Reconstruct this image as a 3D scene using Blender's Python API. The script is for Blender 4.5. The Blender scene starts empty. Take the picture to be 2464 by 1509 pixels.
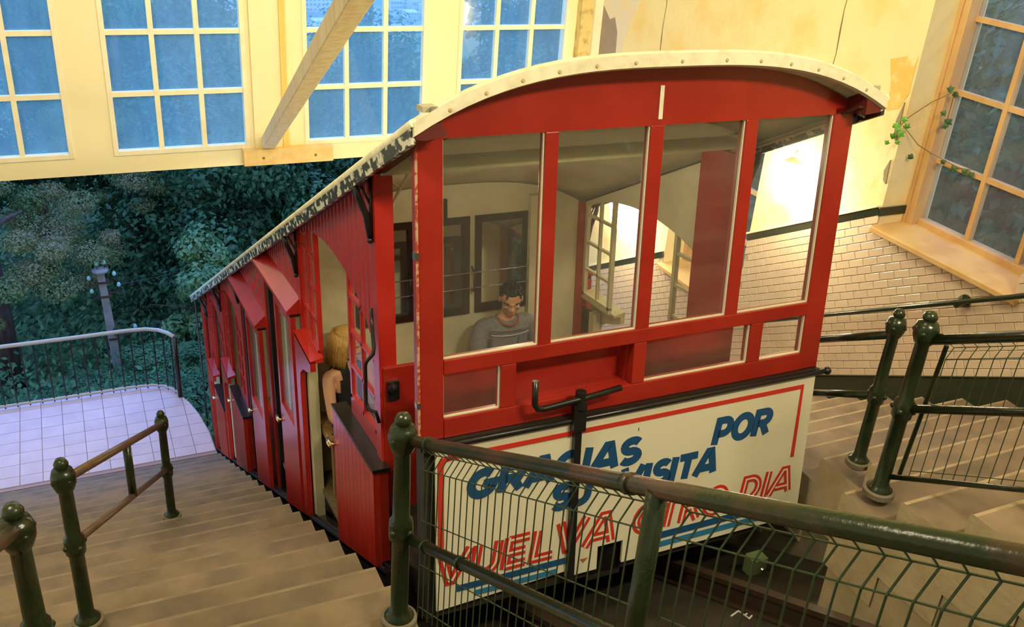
import bpy, bmesh, math, random
from mathutils import Vector, Matrix
random.seed(7)
sc = bpy.context.scene
COL = sc.collection
R = math.radians
B = R(6.3)                       # the car body leans this much against the plumb line
TS = 0.5543                      # slope of the stairs and the track
# ------------------------------------------------------------------ camera
pitch, yaw, roll = R(26.7), R(-26.3), R(4.4)
fw = Vector((-math.sin(yaw)*math.cos(pitch), math.cos(yaw)*math.cos(pitch), -math.sin(pitch)))
rt = Vector((math.cos(yaw), math.sin(yaw), 0)); up = rt.cross(fw)
r2 = rt*math.cos(roll)+up*math.sin(roll); u2 = -rt*math.sin(roll)+up*math.cos(roll)
cam = bpy.data.cameras.new('camera'); camo = bpy.data.objects.new('camera', cam); COL.objects.link(camo)
M = Matrix((r2, u2, -fw)).transposed().to_4x4(); M.translation = Vector((-1.2715, -3.2648, 2.4079))
camo.matrix_world = M
cam.sensor_width = 36; cam.lens = 33.62; cam.clip_start = 0.02; cam.clip_end = 3000
sc.camera = camo
# ------------------------------------------------------------------ world, lights, exposure
w = bpy.data.worlds.new('dusk_sky'); sc.world = w; w.use_nodes = True
nt = w.node_tree; nt.nodes.clear()
bg = nt.nodes.new('ShaderNodeBackground'); out = nt.nodes.new('ShaderNodeOutputWorld')
tc = nt.nodes.new('ShaderNodeTexCoord'); sep = nt.nodes.new('ShaderNodeSeparateXYZ'); rp = nt.nodes.new('ShaderNodeValToRGB')
rp.color_ramp.elements[0].position = 0.0; rp.color_ramp.elements[0].color = (0.42, 0.66, 1.0, 1)
rp.color_ramp.elements[1].position = 0.6; rp.color_ramp.elements[1].color = (0.20, 0.38, 0.95, 1)
nt.links.new(tc.outputs['Generated'], sep.inputs[0]); nt.links.new(sep.outputs['Z'], rp.inputs[0])
nt.links.new(rp.outputs[0], bg.inputs[0]); bg.inputs[1].default_value = 2.8
nt.links.new(bg.outputs[0], out.inputs[0])
sc.view_settings.view_transform = 'Standard'; sc.view_settings.look = 'None'; sc.view_settings.gamma = 1
sc.view_settings.use_curve_mapping = False; sc.view_settings.exposure = 0.35
WARM = (1.0, 0.86, 0.58)
def area(name, loc, size, power, target, col=WARM):
    l = bpy.data.lights.new(name, 'AREA'); l.shape = 'RECTANGLE'; l.size = size[0]; l.size_y = size[1]; l.energy = power; l.color = col
    o = bpy.data.objects.new(name, l); o.location = loc
    o.rotation_euler = (Vector(target)-Vector(loc)).to_track_quat('-Z', 'Y').to_euler(); COL.objects.link(o); return o
area('hall_ceiling_lamp', (1.6, -3.2, 3.9), (1.4, .3), 130, (1.2, 1.5, -.2))
area('hall_ceiling_lamp', (1.8, 1.2, 3.9), (1.4, .3), 80, (2.0, 3.4, .4))
area('hall_ceiling_lamp', (-2.4, -1.0, 3.9), (1.4, .3), 70, (-1.4, 1.5, -2))
area('hall_ceiling_lamp', (-0.8, 2.8, 3.7), (1.2, .3), 50, (-.2, 6.2, .2))

# ------------------------------------------------------------------ materials
MATS = {}
def mat(name, col, rough=.5, col2=None, scale=6, thr=(.4, .62), metal=0, bump=0, bscale=40, rnd=0, stretch=None, emit=0, coat=0, detail=5):
    if name in MATS: return MATS[name]
    m = bpy.data.materials.new(name); m.use_nodes = True; n = m.node_tree.nodes; l = m.node_tree.links
    p = n['Principled BSDF']; p.inputs['Roughness'].default_value = rough; p.inputs['Metallic'].default_value = metal
    p.inputs['Base Color'].default_value = (*col, 1)
    if coat: p.inputs['Coat Weight'].default_value = coat; p.inputs['Coat Roughness'].default_value = .15
    src = None
    tcn = n.new('ShaderNodeTexCoord'); mp = n.new('ShaderNodeMapping'); l.new(tcn.outputs['Object'], mp.inputs[0])
    if stretch: mp.inputs['Scale'].default_value = stretch
    if rnd:
        oi = n.new('ShaderNodeObjectInfo'); cmb = n.new('ShaderNodeCombineXYZ')
        mu = n.new('ShaderNodeMath'); mu.operation = 'MULTIPLY'; mu.inputs[1].default_value = 37.0
        l.new(oi.outputs['Random'], mu.inputs[0]); l.new(mu.outputs[0], cmb.inputs[0]); l.new(mu.outputs[0], cmb.inputs[1])
        l.new(cmb.outputs[0], mp.inputs['Location'])
    if col2:
        ns = n.new('ShaderNodeTexNoise'); ns.inputs['Scale'].default_value = scale; ns.inputs['Detail'].default_value = detail
        l.new(mp.outputs[0], ns.inputs[0])
        r = n.new('ShaderNodeValToRGB'); r.color_ramp.elements[0].position = thr[0]; r.color_ramp.elements[1].position = thr[1]
        r.color_ramp.elements[0].color = (*col, 1); r.color_ramp.elements[1].color = (*col2, 1)
        l.new(ns.outputs['Fac'], r.inputs[0]); src = r.outputs[0]
    if rnd:
        hs = n.new('ShaderNodeHueSaturation'); mr = n.new('ShaderNodeMapRange'); mr.inputs[3].default_value = 1-rnd; mr.inputs[4].default_value = 1+rnd
        l.new(oi.outputs['Random'], mr.inputs[0]); l.new(mr.outputs[0], hs.inputs['Value'])
        if src: l.new(src, hs.inputs['Color'])
        else: hs.inputs['Color'].default_value = (*col, 1)
        src = hs.outputs[0]
    if src: l.new(src, p.inputs['Base Color'])
    if bump:
        n2 = n.new('ShaderNodeTexNoise'); n2.inputs['Scale'].default_value = bscale; n2.inputs['Detail'].default_value = 4
        l.new(mp.outputs[0], n2.inputs[0]); bm_ = n.new('ShaderNodeBump'); bm_.inputs['Strength'].default_value = bump; bm_.inputs['Distance'].default_value = .01
        l.new(n2.outputs['Fac'], bm_.inputs['Height']); l.new(bm_.outputs[0], p.inputs['Normal'])
    if emit:
        p.inputs['Emission Color'].default_value = (*col, 1); p.inputs['Emission Strength'].default_value = emit
    MATS[name] = m; return m
def glassmat(name, dustcol=(.8, .85, .85), dust=.06, gloss=.07, trans=0.0, tint=(1, 1, 1), streak=False):
    m = bpy.data.materials.new(name); m.use_nodes = True; n = m.node_tree.nodes; l = m.node_tree.links; n.clear()
    o = n.new('ShaderNodeOutputMaterial'); t = n.new('ShaderNodeBsdfTransparent'); t.inputs[0].default_value = (*tint, 1)
    g = n.new('ShaderNodeBsdfGlossy'); g.inputs['Roughness'].default_value = .04
    d = n.new('ShaderNodeBsdfDiffuse'); d.inputs[0].default_value = (*dustcol, 1)
    tl = n.new('ShaderNodeBsdfTranslucent'); tl.inputs[0].default_value = (*dustcol, 1)
    a = n.new('ShaderNodeMixShader'); b = n.new('ShaderNodeMixShader'); c = n.new('ShaderNodeMixShader')
    a.inputs[0].default_value = trans; l.new(d.outputs[0], a.inputs[1]); l.new(tl.outputs[0], a.inputs[2])
    tcn = n.new('ShaderNodeTexCoord'); mp = n.new('ShaderNodeMapping'); l.new(tcn.outputs['Object'], mp.inputs[0])
    mp.inputs['Scale'].default_value = (7, 7, .5) if streak else (5, 5, 5)
    ns = n.new('ShaderNodeTexNoise'); ns.inputs['Scale'].default_value = 1.4; ns.inputs['Detail'].default_value = 6; l.new(mp.outputs[0], ns.inputs[0])
    mr = n.new('ShaderNodeMapRange'); mr.inputs[1].default_value = .3; mr.inputs[2].default_value = .75
    mr.inputs[3].default_value = dust*.8; mr.inputs[4].default_value = dust*1.35; l.new(ns.outputs['Fac'], mr.inputs[0])
    l.new(mr.outputs[0], b.inputs[0]); l.new(t.outputs[0], b.inputs[1]); l.new(a.outputs[0], b.inputs[2])
    lw = n.new('ShaderNodeLayerWeight'); lw.inputs[0].default_value = .25
    m2 = n.new('ShaderNodeMapRange'); m2.inputs[3].default_value = gloss*.6; m2.inputs[4].default_value = min(1, gloss*5); l.new(lw.outputs['Facing'], m2.inputs[0])
    l.new(m2.outputs[0], c.inputs[0]); l.new(b.outputs[0], c.inputs[1]); l.new(g.outputs[0], c.inputs[2]); l.new(c.outputs[0], o.inputs[0])
    MATS[name] = m; return m
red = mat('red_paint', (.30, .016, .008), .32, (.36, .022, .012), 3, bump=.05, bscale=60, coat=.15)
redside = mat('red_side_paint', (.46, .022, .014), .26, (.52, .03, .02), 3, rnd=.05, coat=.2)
cream = mat('cream_interior_paint', (.62, .58, .38), .5, (.52, .48, .30), 3)
white = mat('white_roof_paint', (.80, .76, .56), .5, (.62, .56, .38), 14, (.45, .75))
peel = mat('peeling_black_fascia', (.025, .025, .02), .35, (.75, .72, .58), 26, (.51, .57), stretch=(1, .5, 1))
black = mat('black_enamel', (.012, .012, .012), .28)
dark = mat('dark_grease', (.014, .012, .010), .6, (.03, .024, .018), 8)
brownwood = mat('dark_brown_wood', (.030, .014, .009), .4)
green = mat('green_iron_paint', (.011, .019, .007), .25, (.020, .030, .010), 10, (.4, .7), bump=.15, bscale=60)
greenworn = mat('worn_handrail_paint', (.020, .032, .012), .27, (.085, .045, .026), 4, (.52, .64), bump=.15, bscale=60)
brownrail = mat('brown_worn_rail', (.11, .062, .035), .35, (.06, .045, .02), 8, (.4, .7), bump=.1)
wire = mat('green_wire', (.05, .08, .04), .35, metal=.3)
yellow = mat('yellow_wall_paint', (.86, .77, .47), .75, (.88, .80, .54), 2.5, (.35, .7), bump=.1, bscale=14)
yframe = mat('cream_window_paint', (.88, .83, .64), .5, (.84, .76, .54), 7, (.4, .7))
ywood = mat('varnished_frame_wood', (.66, .43, .19), .45, (.54, .32, .13), 5, (.4, .65), stretch=(1, 1, .3))
bracewood = mat('bare_timber', (.74, .62, .40), .6, (.64, .50, .29), 5, (.4, .62), stretch=(4, 4, .5))
stone = mat('worn_stone_tread', (.215, .155, .095), .6, (.14, .105, .07), 5, (.38, .64), bump=.35, bscale=30, rnd=.12, detail=8)
noseR = mat('pale_worn_nosing', (.38, .29, .17), .55, (.26, .19, .11), 9, (.4, .7)); noseL = mat('grey_worn_nosing', (.245, .185, .12), .55, (.17, .13, .09), 9, (.4, .7))
plaster = mat('pale_step_plaster', (.60, .49, .31), .7, (.48, .38, .23), 6, (.4, .7), bump=.3, bscale=30)
concrete = mat('stained_concrete', (.30, .25, .16), .8, (.16, .13, .08), 3, (.4, .66), bump=.4, bscale=20)
pitdark = mat('oily_pit_floor', (.045, .036, .024), .7, (.02, .017, .012), 4, (.35, .7), bump=.4, bscale=16)
tilem = mat('cream_glazed_tile', (.66, .54, .39), .16, rnd=.05)
grout = mat('grey_grout', (.46, .38, .26), .8)
gtrim = mat('dark_green_tile', (.018, .030, .016), .15)
pinktile = mat('pink_terrace_tile', (.66, .54, .60), .5, (.60, .49, .55), 4, rnd=.04)
pinkgrout = mat('terrace_grout', (.36, .27, .30), .8)
signm = mat('sign_white', (.74, .70, .55), .35, (.70, .64, .46), 3, (.5, .75))
sblue = mat('sign_blue', (.012, .075, .21), .4); slblue = mat('sign_light_blue', (.03, .19, .38), .4); sred = mat('sign_red', (.58, .035, .02), .4)
chrome = mat('brass_chrome', (.8, .7, .45), .18, metal=1)
steel = mat('bare_steel', (.5, .5, .48), .25, metal=1)
glass_car = glassmat('car_glass', (.75, .78, .7), .022, .035)
glass_hall = glassmat('dusty_hall_glass', (.42, .85, .98), .19, .04, trans=.85, streak=True)
glass_side = glassmat('side_window_glass', (.40, .46, .44), .14, .02, trans=.3)
skin = mat('skin', (.60, .32, .19), .5); hairm = mat('dark_hair', (.014, .008, .006), .6, bump=.6, bscale=120); blond = mat('blond_hair', (.55, .34, .09), .5, (.38, .22, .06), 30, stretch=(6, 6, 1))
shirt = mat('grey_marl_tshirt', (.15, .16, .165), .85, (.19, .2, .2), 60); shirtpink = mat('rust_neckband', (.25, .055, .03), .8); shorts = mat('dark_shorts', (.03, .035, .05), .9)
blacktop = mat('black_tank_top', (.006, .006, .008), .8); stripe = mat('shirt_stripe', (.42, .45, .45), .8)
lampm = mat('lit_lamp_glass', (1.0, .93, .72), .3, emit=28)

# ------------------------------------------------------------------ helpers
def tag(o, label=None, cat=None, group=None, kind=None):
    if label: o['label'] = label
    if cat: o['category'] = cat
    if group: o['group'] = group
    if kind: o['kind'] = kind
    return o
def empty(name, loc=(0, 0, 0), rot=(0, 0, 0), **k):
    o = bpy.data.objects.new(name, None); o.location = loc; o.rotation_euler = rot; COL.objects.link(o); o.empty_display_size = .1
    return tag(o, **k)
class MB:
    def __init__(s): s.v = []; s.f = []; s.m = []; s.ms = []
    def mi(s, m):
        if m not in s.ms: s.ms.append(m)
        return s.ms.index(m)
    def poly(s, vs, fs, m=None):
        b = len(s.v); s.v += [tuple(x) for x in vs]
        for f in fs: s.f.append(tuple(b+i for i in f)); s.m.append(s.mi(m) if m else 0)
        return s
    def box(s, a, b, m=None):
        x0, y0, z0 = a; x1, y1, z1 = b
        return s.poly([(x0,y0,z0),(x1,y0,z0),(x1,y1,z0),(x0,y1,z0),(x0,y0,z1),(x1,y0,z1),(x1,y1,z1),(x0,y1,z1)],
               [(0,3,2,1),(4,5,6,7),(0,1,5,4),(1,2,6,5),(2,3,7,6),(3,0,4,7)], m)
    def hexa(s, pts, m=None):    # 4 bottom, 4 top
        return s.poly(pts, [(0,3,2,1),(4,5,6,7),(0,1,5,4),(1,2,6,5),(2,3,7,6),(3,0,4,7)], m)
    def prism(s, pl, ax, a, b, m=None):   # pl: polygon in the two other axes, in order
        def P(p, t):
            q = list(p); q.insert(ax, t); return tuple(q)
        n = len(pl)
        return s.poly([P(p, a) for p in pl]+[P(p, b) for p in pl],
               [tuple(range(n))[::-1], tuple(range(n, 2*n))]+[(i, (i+1) % n, n+(i+1) % n, n+i) for i in range(n)], m)
    def tube(s, pts, r, n=10, m=None, caps=True):
        pts = [Vector(p) for p in pts]; rs = r if isinstance(r, (list, tuple)) else [r]*len(pts)
        b = len(s.v); ref = None
        for i, p in enumerate(pts):
            d = (pts[min(i+1, len(pts)-1)]-pts[max(i-1, 0)])
            d = d.normalized() if d.length > 1e-9 else Vector((0, 0, 1))
            if ref is None:
                ref = Vector((0, 0, 1)) if abs(d.z) < .9 else Vector((1, 0, 0))
            x = (ref-d*ref.dot(d)).normalized(); y = d.cross(x); ref = x
            for k in range(n):
                a = 2*math.pi*k/n; s.v.append(tuple(p+(x*math.cos(a)+y*math.sin(a))*rs[i]))
        mi = s.mi(m) if m else 0
        for i in range(len(pts)-1):
            for k in range(n):
                s.f.append((b+i*n+k, b+i*n+(k+1) % n, b+(i+1)*n+(k+1) % n, b+(i+1)*n+k)); s.m.append(mi)
        if caps:
            s.f.append(tuple(b+k for k in range(n))[::-1]); s.m.append(mi)
            s.f.append(tuple(b+(len(pts)-1)*n+k for k in range(n))); s.m.append(mi)
        return s
    def lathe(s, base, prof, n=14, m=None, axis=(0, 0, 1)):
        ax = Vector(axis).normalized(); base = Vector(base)
        return s.tube_prof([base+ax*h for r, h in prof], [r for r, h in prof], ax, n, m)
    def tube_prof(s, pts, rs, ax, n, m):
        x = ax.orthogonal().normalized(); y = ax.cross(x); b = len(s.v)
        for p, r in zip(pts, rs):
            for k in range(n):
                a = 2*math.pi*k/n; s.v.append(tuple(p+(x*math.cos(a)+y*math.sin(a))*max(r, 1e-4)))
        mi = s.mi(m) if m else 0
        for i in range(len(pts)-1):
            for k in range(n): s.f.append((b+i*n+k, b+i*n+(k+1) % n, b+(i+1)*n+(k+1) % n, b+(i+1)*n+k)); s.m.append(mi)
        s.f.append(tuple(b+k for k in range(n))[::-1]); s.m.append(mi); s.f.append(tuple(b+(len(pts)-1)*n+k for k in range(n))); s.m.append(mi)
        return s
    def ball(s, c, r, nu=12, nv=8, m=None):
        rr = r if isinstance(r, (tuple, list)) else (r, r, r); b = len(s.v); c = Vector(c)
        for j in range(nv+1):
            t = math.pi*j/nv
            for i in range(nu):
                a = 2*math.pi*i/nu; q = max(math.sin(t), 1e-3)
                s.v.append((c.x+rr[0]*q*math.cos(a), c.y+rr[1]*q*math.sin(a), c.z+rr[2]*math.cos(t)))
        mi = s.mi(m) if m else 0
        for j in range(nv):
            for i in range(nu): s.f.append((b+j*nu+i, b+(j+1)*nu+i, b+(j+1)*nu+(i+1) % nu, b+j*nu+(i+1) % nu)); s.m.append(mi)
        return s
    def mesh(s, name, m=None, smooth=False):
        me = bpy.data.meshes.new(name); me.from_pydata(s.v, [], s.f)
        for x in (s.ms or [m]): me.materials.append(x)
        if s.ms: me.polygons.foreach_set('material_index', s.m)
        if smooth:
            me.polygons.foreach_set('use_smooth', [len(f) <= 4 for f in s.f])
        me.update(); return me
    def build(s, name, m=None, parent=None, smooth=False, label=None, cat=None, group=None, kind=None, bevel=0):
        o = bpy.data.objects.new(name, s.mesh(name, m, smooth)); COL.objects.link(o)
        if parent: o.parent = parent
        if bevel:
            b = o.modifiers.new('bevel', 'BEVEL'); b.width = bevel; b.segments = 2; b.limit_method = 'ANGLE'
        return tag(o, label, cat, group, kind)
def place(me, name, parent=None, loc=(0, 0, 0), rot=(0, 0, 0), scale=(1, 1, 1)):
    o = bpy.data.objects.new(name, me); o.location = loc; o.rotation_euler = rot; o.scale = scale; COL.objects.link(o)
    if parent: o.parent = parent
    return o
def stz(y): return -.341+(-.435-y)*TS      # height of the stair nosing plane

# ------------------------------------------------------------------ setting: stairs, terrace, pit
RUN = .308
def stairs(name, label, x0f, x1f, k0, k1, end=None, kind='structure'):
    root = empty(name); tag(root, label, None, None, kind)
    for k in range(k0, k1):
        y0 = -.435+RUN*k; y1 = y0+RUN; z = stz(y1); x0 = x0f(y1); x1 = x1f(y1); c = .012
        m = MB(); h = .42
        pl = [(y0, z), (y1-c-.016, z), (y1-c, z), (y1, z-c), (y1, z-h), (y0, z-h)]
        b = len(m.v)
        n = len(pl)
        for i in range(n):
            q = [pl[i], pl[(i+1) % n]]; m.poly([(x0, *q[0]), (x0, *q[1]), (x1, *q[1]), (x1, *q[0])], [(3, 2, 1, 0)], (noseR if end else noseL) if i in (1, 2) else stone)
        m.poly([(x0, *p) for p in pl], [tuple(range(n))], plaster if end else stone)
        m.poly([(x1, *p) for p in pl], [tuple(range(n))[::-1]], plaster if end else stone)
        m.build('stair_step', None, root)
    return root
stairs('staircase', 'long flight of brown worn stone steps left of the red car', lambda y: -4.3, lambda y: -.30 if y > -.55 else -.385, -13, 18)
stairs('staircase', 'short flight of brown steps with pale ends under the tiled wall', lambda y: 2.22 if y > -.72 else 1.72, lambda y: 4.1, -13, 21, end=True)
# pit under the car
QP = -1.05
pz = lambda y: stz(y)-.70
MB().hexa([(-.42, -5, pz(-5)-.1), (2.3, -5, pz(-5)-.1), (2.3, 12, pz(12)-.1), (-.42, 12, pz(12)-.1), (-.42, -5, pz(-5)), (2.3, -5, pz(-5)), (2.3, 12, pz(12)), (-.42, 12, pz(12))]).build('floor', pitdark, label='dark oily floor of the track pit below the car', kind='structure')
def pitwall(name, x0, x1, y0, y1, top, m, label):
    x0, x1 = (x0, x1-.012) if x0 < 0 else (x0+.012, x1)
    MB().hexa([(x0, y0, pz(y0)-.1), (x1, y0, pz(y0)-.1), (x1, y1, pz(y1)-.1), (x0, y1, pz(y1)-.1), (x0, y0, stz(y0)-.17), (x1, y0, stz(y0)-.17), (x1, y1, stz(y1)-.17), (x0, y1, stz(y1)-.17)]).build(name, m, label=label, kind='structure')
pitwall('wall_left_pit', -.6, -.385, -5, -.5, .30, concrete, 'concrete wall of the track pit under the left stairs')
pitwall('wall_left_pit', -.6, -.30, -.5, 5.2, .30, concrete, 'concrete wall of the track pit beside the car')
pitwall('wall_right_pit', 1.72, 2.1, -5, -.77, .30, plaster, 'beige stained pit wall below the steps at lower right')
pitwall('wall_right_pit', 2.22, 2.6, -.77, 6.5, .30, concrete, 'pit wall hidden behind the right side of the car')
for x in (.55, 1.5):
    m = MB(); a = Vector((x, -4.5, pz(-4.5))); b = Vector((x, 11, pz(11)))
    for (dx, z0, z1) in ((.055, 0, .015), (.01, .015, .11), (.03, .11, .14)):
        m.hexa([(x-dx, a.y, a.z+z0), (x+dx, a.y, a.z+z0), (x+dx, b.y, b.z+z0), (x-dx, b.y, b.z+z0), (x-dx, a.y, a.z+z1), (x+dx, a.y, a.z+z1), (x+dx, b.y, b.z+z1), (x-dx, b.y, b.z+z1)])
    m.build('track_rail', mat('rusty_rail', (.05, .03, .02), .5), label='steel track rail in the pit, '+('nearer the left stairs' if x < 1 else 'nearer the right stairs'), cat='rail')
# terrace
TZ = -3.40
ter = empty('floor'); tag(ter, 'pink tiled terrace at the foot of the left stairs', None, None, 'structure')
out_ = [(-5.6, 5.1), (-.335, 5.1), (-.345, 5.5), (-.40, 5.9), (-.46, 6.15), (-.55, 6.38), (-.66, 6.55), (-.85, 6.68), (-1.1, 6.70), (-5.6, 6.66)]
MB().prism([(x, y) for x, y in out_], 2, TZ-.22, TZ-.008).build('terrace_slab', pinkgrout, ter)
def clip(poly, nx, ny, d):     # keep nx*x+ny*y <= d
    o = []
    for i in range(len(poly)):
        a = poly[i]; b = poly[(i+1) % len(poly)]; da = nx*a[0]+ny*a[1]-d; db = nx*b[0]+ny*b[1]-d
        if da <= 0: o.append(a)
        if (da < 0) != (db < 0) and abs(da-db) > 1e-9:
            t = da/(da-db); o.append((a[0]+(b[0]-a[0])*t, a[1]+(b[1]-a[1])*t))
    return o
T0 = .2; edge = out_[1:9]
me_full = MB().prism([(-.097, -.097), (.097, -.097), (.097, .097), (-.097, .097)], 2, -.01, 0).mesh('tile', pinktile)
for j in range(8):
    for i in range(26):
        cx = -.43-T0*i; cy = 5.2+T0*j
        pl = [(cx-.097, cy-.097), (cx+.097, cy-.097), (cx+.097, cy+.097), (cx-.097, cy+.097)]
        c2 = clip(clip(pl, 0, -1, -5.15), 0, 1, 6.66)
        for k in range(len(edge)-1):
            a, b = edge[k], edge[k+1]; nx, ny = (b[1]-a[1]), -(b[0]-a[0]); L = math.hypot(nx, ny); c2 = clip(c2, nx/L, ny/L, (nx*a[0]+ny*a[1])/L-.01) if c2 else c2
        if len(c2) < 3: continue
        if c2 == pl: place(me_full, 'tile', ter, (cx, cy, TZ))
        else: MB().prism(c2, 2, TZ-.01, TZ).build('tile', pinktile, ter)

# ------------------------------------------------------------------ far wall with its windows
FY = 6.1
wl = MB()
xs = [(-2.51, -1.26), (-.92, .34), (.88, 2.16), (2.50, 3.77)]
wl.box((-5.6, FY, -.735), (4.1, FY+.18, -.56))          # sill beam
prev = -5.6
for a, b in xs:
    wl.box((prev, FY, -.56), (a, FY+.18, 1.72)); prev = b
wl.box((prev, FY, -.56), (4.3, FY+.18, 1.72)); wl.box((-5.6, FY, 1.72), (4.3, FY+.18, 4.2))
wb_ = wl.build('wall_far', yellow, label='yellow boarded wall with four gridded windows above the opening', kind='structure')
MB().box((.655, FY-.05, -.56), (.71, FY, 4.2)).build('post_batten', mat('yellow_batten', (.82, .55, .16), .6), wb_)
MB().box((.38, FY-.03, -.56), (.655, FY, 4.2)).build('pilaster_board', yellow, wb_)
MB().box((3.86, FY-.1, -1.2), (4.0, FY, 4.2)).build('corner_pilaster', mat('stained_corner', (.68, .54, .22), .8, (.36, .27, .10), 9, (.5, .7)), wb_)
MB().box((4.0, FY-.14, -1.2), (4.1, FY, 4.2)).build('corner_strip', yframe, wb_)
wn = 1
PZ = [-.545, .01, .567, 1.125, 1.70]
pane_me = MB().box((-.2, -.003, -.268), (.2, .003, .268)).mesh('pane', glass_hall)
for a, b in xs:
    r = empty('window_%d' % wn); tag(r, ['yellow-framed gridded window at the left edge of the far wall', 'gridded window left of the boarded pilaster, over the stairs', 'gridded window crossed by the diagonal timber', 'gridded window nearest the peeling corner, above the car roof'][wn-1], None, None, 'structure'); wn += 1
    f = MB(); t = .028
    f.box((a, FY-.012, -.565), (a+.045, FY+.07, 1.72)).box((b-.045, FY-.012, -.565), (b, FY+.07, 1.72)).box((a+.045, FY-.012, -.565), (b-.045, FY+.07, -.52)).box((a+.045, FY-.012, 1.675), (b-.045, FY+.07, 1.72))
    f.build('window_frame', yframe, r, bevel=.004)
    cw = (b-a-.07)/3
    for i in (1, 2): MB().box((a+.035+cw*i-.022, FY+.0, -.52), (a+.035+cw*i+.022, FY+.06, 1.675)).build('muntin', yframe, r)
    for z in PZ[1:4]: MB().box((a+.045, FY+.004, z-.022), (b-.045, FY+.056, z+.022)).build('muntin', yframe, r)
    for i in range(3):
        for j in range(4):
            place(pane_me, 'pane', r, (a+.035+cw*(i+.5), FY+.032, (PZ[j]+PZ[j+1])/2), scale=(cw/.4, 1, (PZ[j+1]-PZ[j])/.536))
# diagonal timber brace
bt = empty('timber_brace', (.442, 5.9, -.56)); tag(bt, 'diagonal bare timber brace leaning from its block across the third window', 'brace')
p0 = Vector((.50, 6.03, -.50)); p1 = Vector((.022, 1.289, 1.649)); p1 = p0+(p1-p0)*1.35
d = (p1-p0).normalized(); sx = Vector((1, .0, 0)); sx = (sx-d*sx.dot(d)).normalized(); sy = d.cross(sx)
hw = .062; q = []
for P in (p0, p1):
    for a, b in ((-1, -1), (1, -1), (1, 1), (-1, 1)): q.append(P+sx*a*hw+sy*b*hw*.9-bt.location)
MB().hexa(q).build('timber', bracewood, bt, bevel=.006)
m = MB().box((-.19, .10, -.16), (.70, .2, .0)); m.build('mounting_block', mat('yellow_block', (.84, .60, .26), .6, (.76, .50, .2), 9), bt, bevel=.004)
m = MB()
for x in (0.0, .52): MB().lathe((x, .105, -.085), [(.014, 0), (.012, .012), (0, .014)], 8, axis=(0, -1, 0)).build('bolt', mat('rust', (.25, .13, .03), .7), bt)

# ------------------------------------------------------------------ right wall
WX = 4.1
WIN = [(.37, 1.60, -.03, 2.3), (2.98, 4.2, -1.45, .40)]
m = MB()
ys = [-6.0]; 
cuts = sorted([c for w_ in WIN for c in w_[:2]]); 
segs = [(-6.0, .37, None), (.37, 1.60, WIN[0]), (1.60, 2.98, None), (2.98, 4.2, WIN[1]), (4.2, 6.3, None)]
peelm = mat('peeling_yellow_plaster', (.82, .71, .38), .8, (.82, .60, .24), 2.2, (.50, .70), bump=.9, bscale=9, detail=9)
for a, b, wn_ in segs:
    if wn_ is None: m.box((WX, a, -6), (WX+.5, b, 4.2))
    else: m.box((WX, a, -6), (WX+.5, b, wn_[2]-.03)); m.box((WX, a, wn_[3]), (WX+.5, b, 4.2))
wr = m.build('wall_right', peelm, label='yellow peeling plaster wall with cream brick tiles below', kind='structure')
# peeled patch and cracks: missing paint with an outline of its own, slightly recessed render under it
pp = [(6.09, 1.3), (5.95, 1.28), (5.93, .95), (6.02, .90), (5.96, .82), (5.80, .70), (5.70, .74), (5.62, .60), (5.60, .32), (5.57, .05), (6.09, .05)]
MB().prism([(y, z) for y, z in pp][::-1], 0, WX-.004, WX+.002).build('bare_render_patch', mat('bare_grey_render', (.36, .28, .20), .85, (.30, .24, .2), 5), wr)
pp = [(6.05, 1.4), (5.2, 1.4), (5.28, .95), (5.45, .6), (5.52, .2), (6.05, .1)]
MB().prism(pp[::-1], 0, WX-.0025, WX+.001).build('pale_primer_patch', mat('pale_primer', (.74, .66, .50), .8, (.80, .64, .34), 4, (.5, .66)), wr)
pp = [(1.80, .98), (1.86, 1.15), (1.72, 1.20), (1.64, 1.14), (1.50+.12, 1.22), (1.62, .96), (1.68, .84), (1.78, .80)]
MB().prism(pp, 0, WX-.003, WX+.001).build('ochre_patch', mat('ochre_undercoat', (.80, .50, .12), .8, (.84, .62, .26), 12, (.5, .7)), wr)
for yc, z0 in ((4.78, .2), (2.41, .75)):
    c = MB(); n = 14; pts = [(WX-.001, yc+.008*math.sin(i*2.1)-.00*i, z0+i*.16) for i in range(n)]
    c.tube(pts, [.003 if i % 3 else .006 for i in range(n)], 5); c.build('crack', mat('crack_shadow', (.2, .14, .05), .9), wr)
# strips of lifted plaster at the window reveal
for (y, z, h) in ((1.62, .62, .28), (1.615, .30, .18)):
    MB().prism([(y, z), (y+.03, z+.02), (y+.045, z+h*.5), (y+.012, z+h)], 0, WX-.012, WX+.001).build('lifted_plaster', mat('lifted_grey', (.30, .24, .16), .9), wr)
# tile field: rows run along the slope
S_ = R(29.0); SLv = (math.cos(S_), -math.sin(S_)); SNv = (math.sin(S_), math.cos(S_))
def yz(s, q): return (s*SLv[0]+q*SNv[0], s*SLv[1]+q*SNv[1])
def sloped(q0, q1, s0, s1, x0, x1, m, name, parent, cutwin=True, n=1, **k):
    mb = MB()
    rects = [[(s0, q0), (s1, q0), (s1, q1), (s0, q1)]]
    mb.prism([yz(*p) for p in rects[0]], 0, x0, x1)
    return mb.build(name, m, parent, **k)
def cutw(pl):
    if len(pl) < 3: return pl
    cy = sum(p[0] for p in pl)/len(pl)
    for (a, b, z0, z1) in WIN:
        if len(pl) < 3: return pl
        if max(p[0] for p in pl) > a and min(p[0] for p in pl) < b and max(p[1] for p in pl) > z0:
            if a < cy < b: pl = clip(pl, 0, 1, z0)
            elif cy >= b: pl = clip(pl, -1, 0, -b)
            else: pl = clip(pl, 1, 0, a)
    return pl
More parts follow.
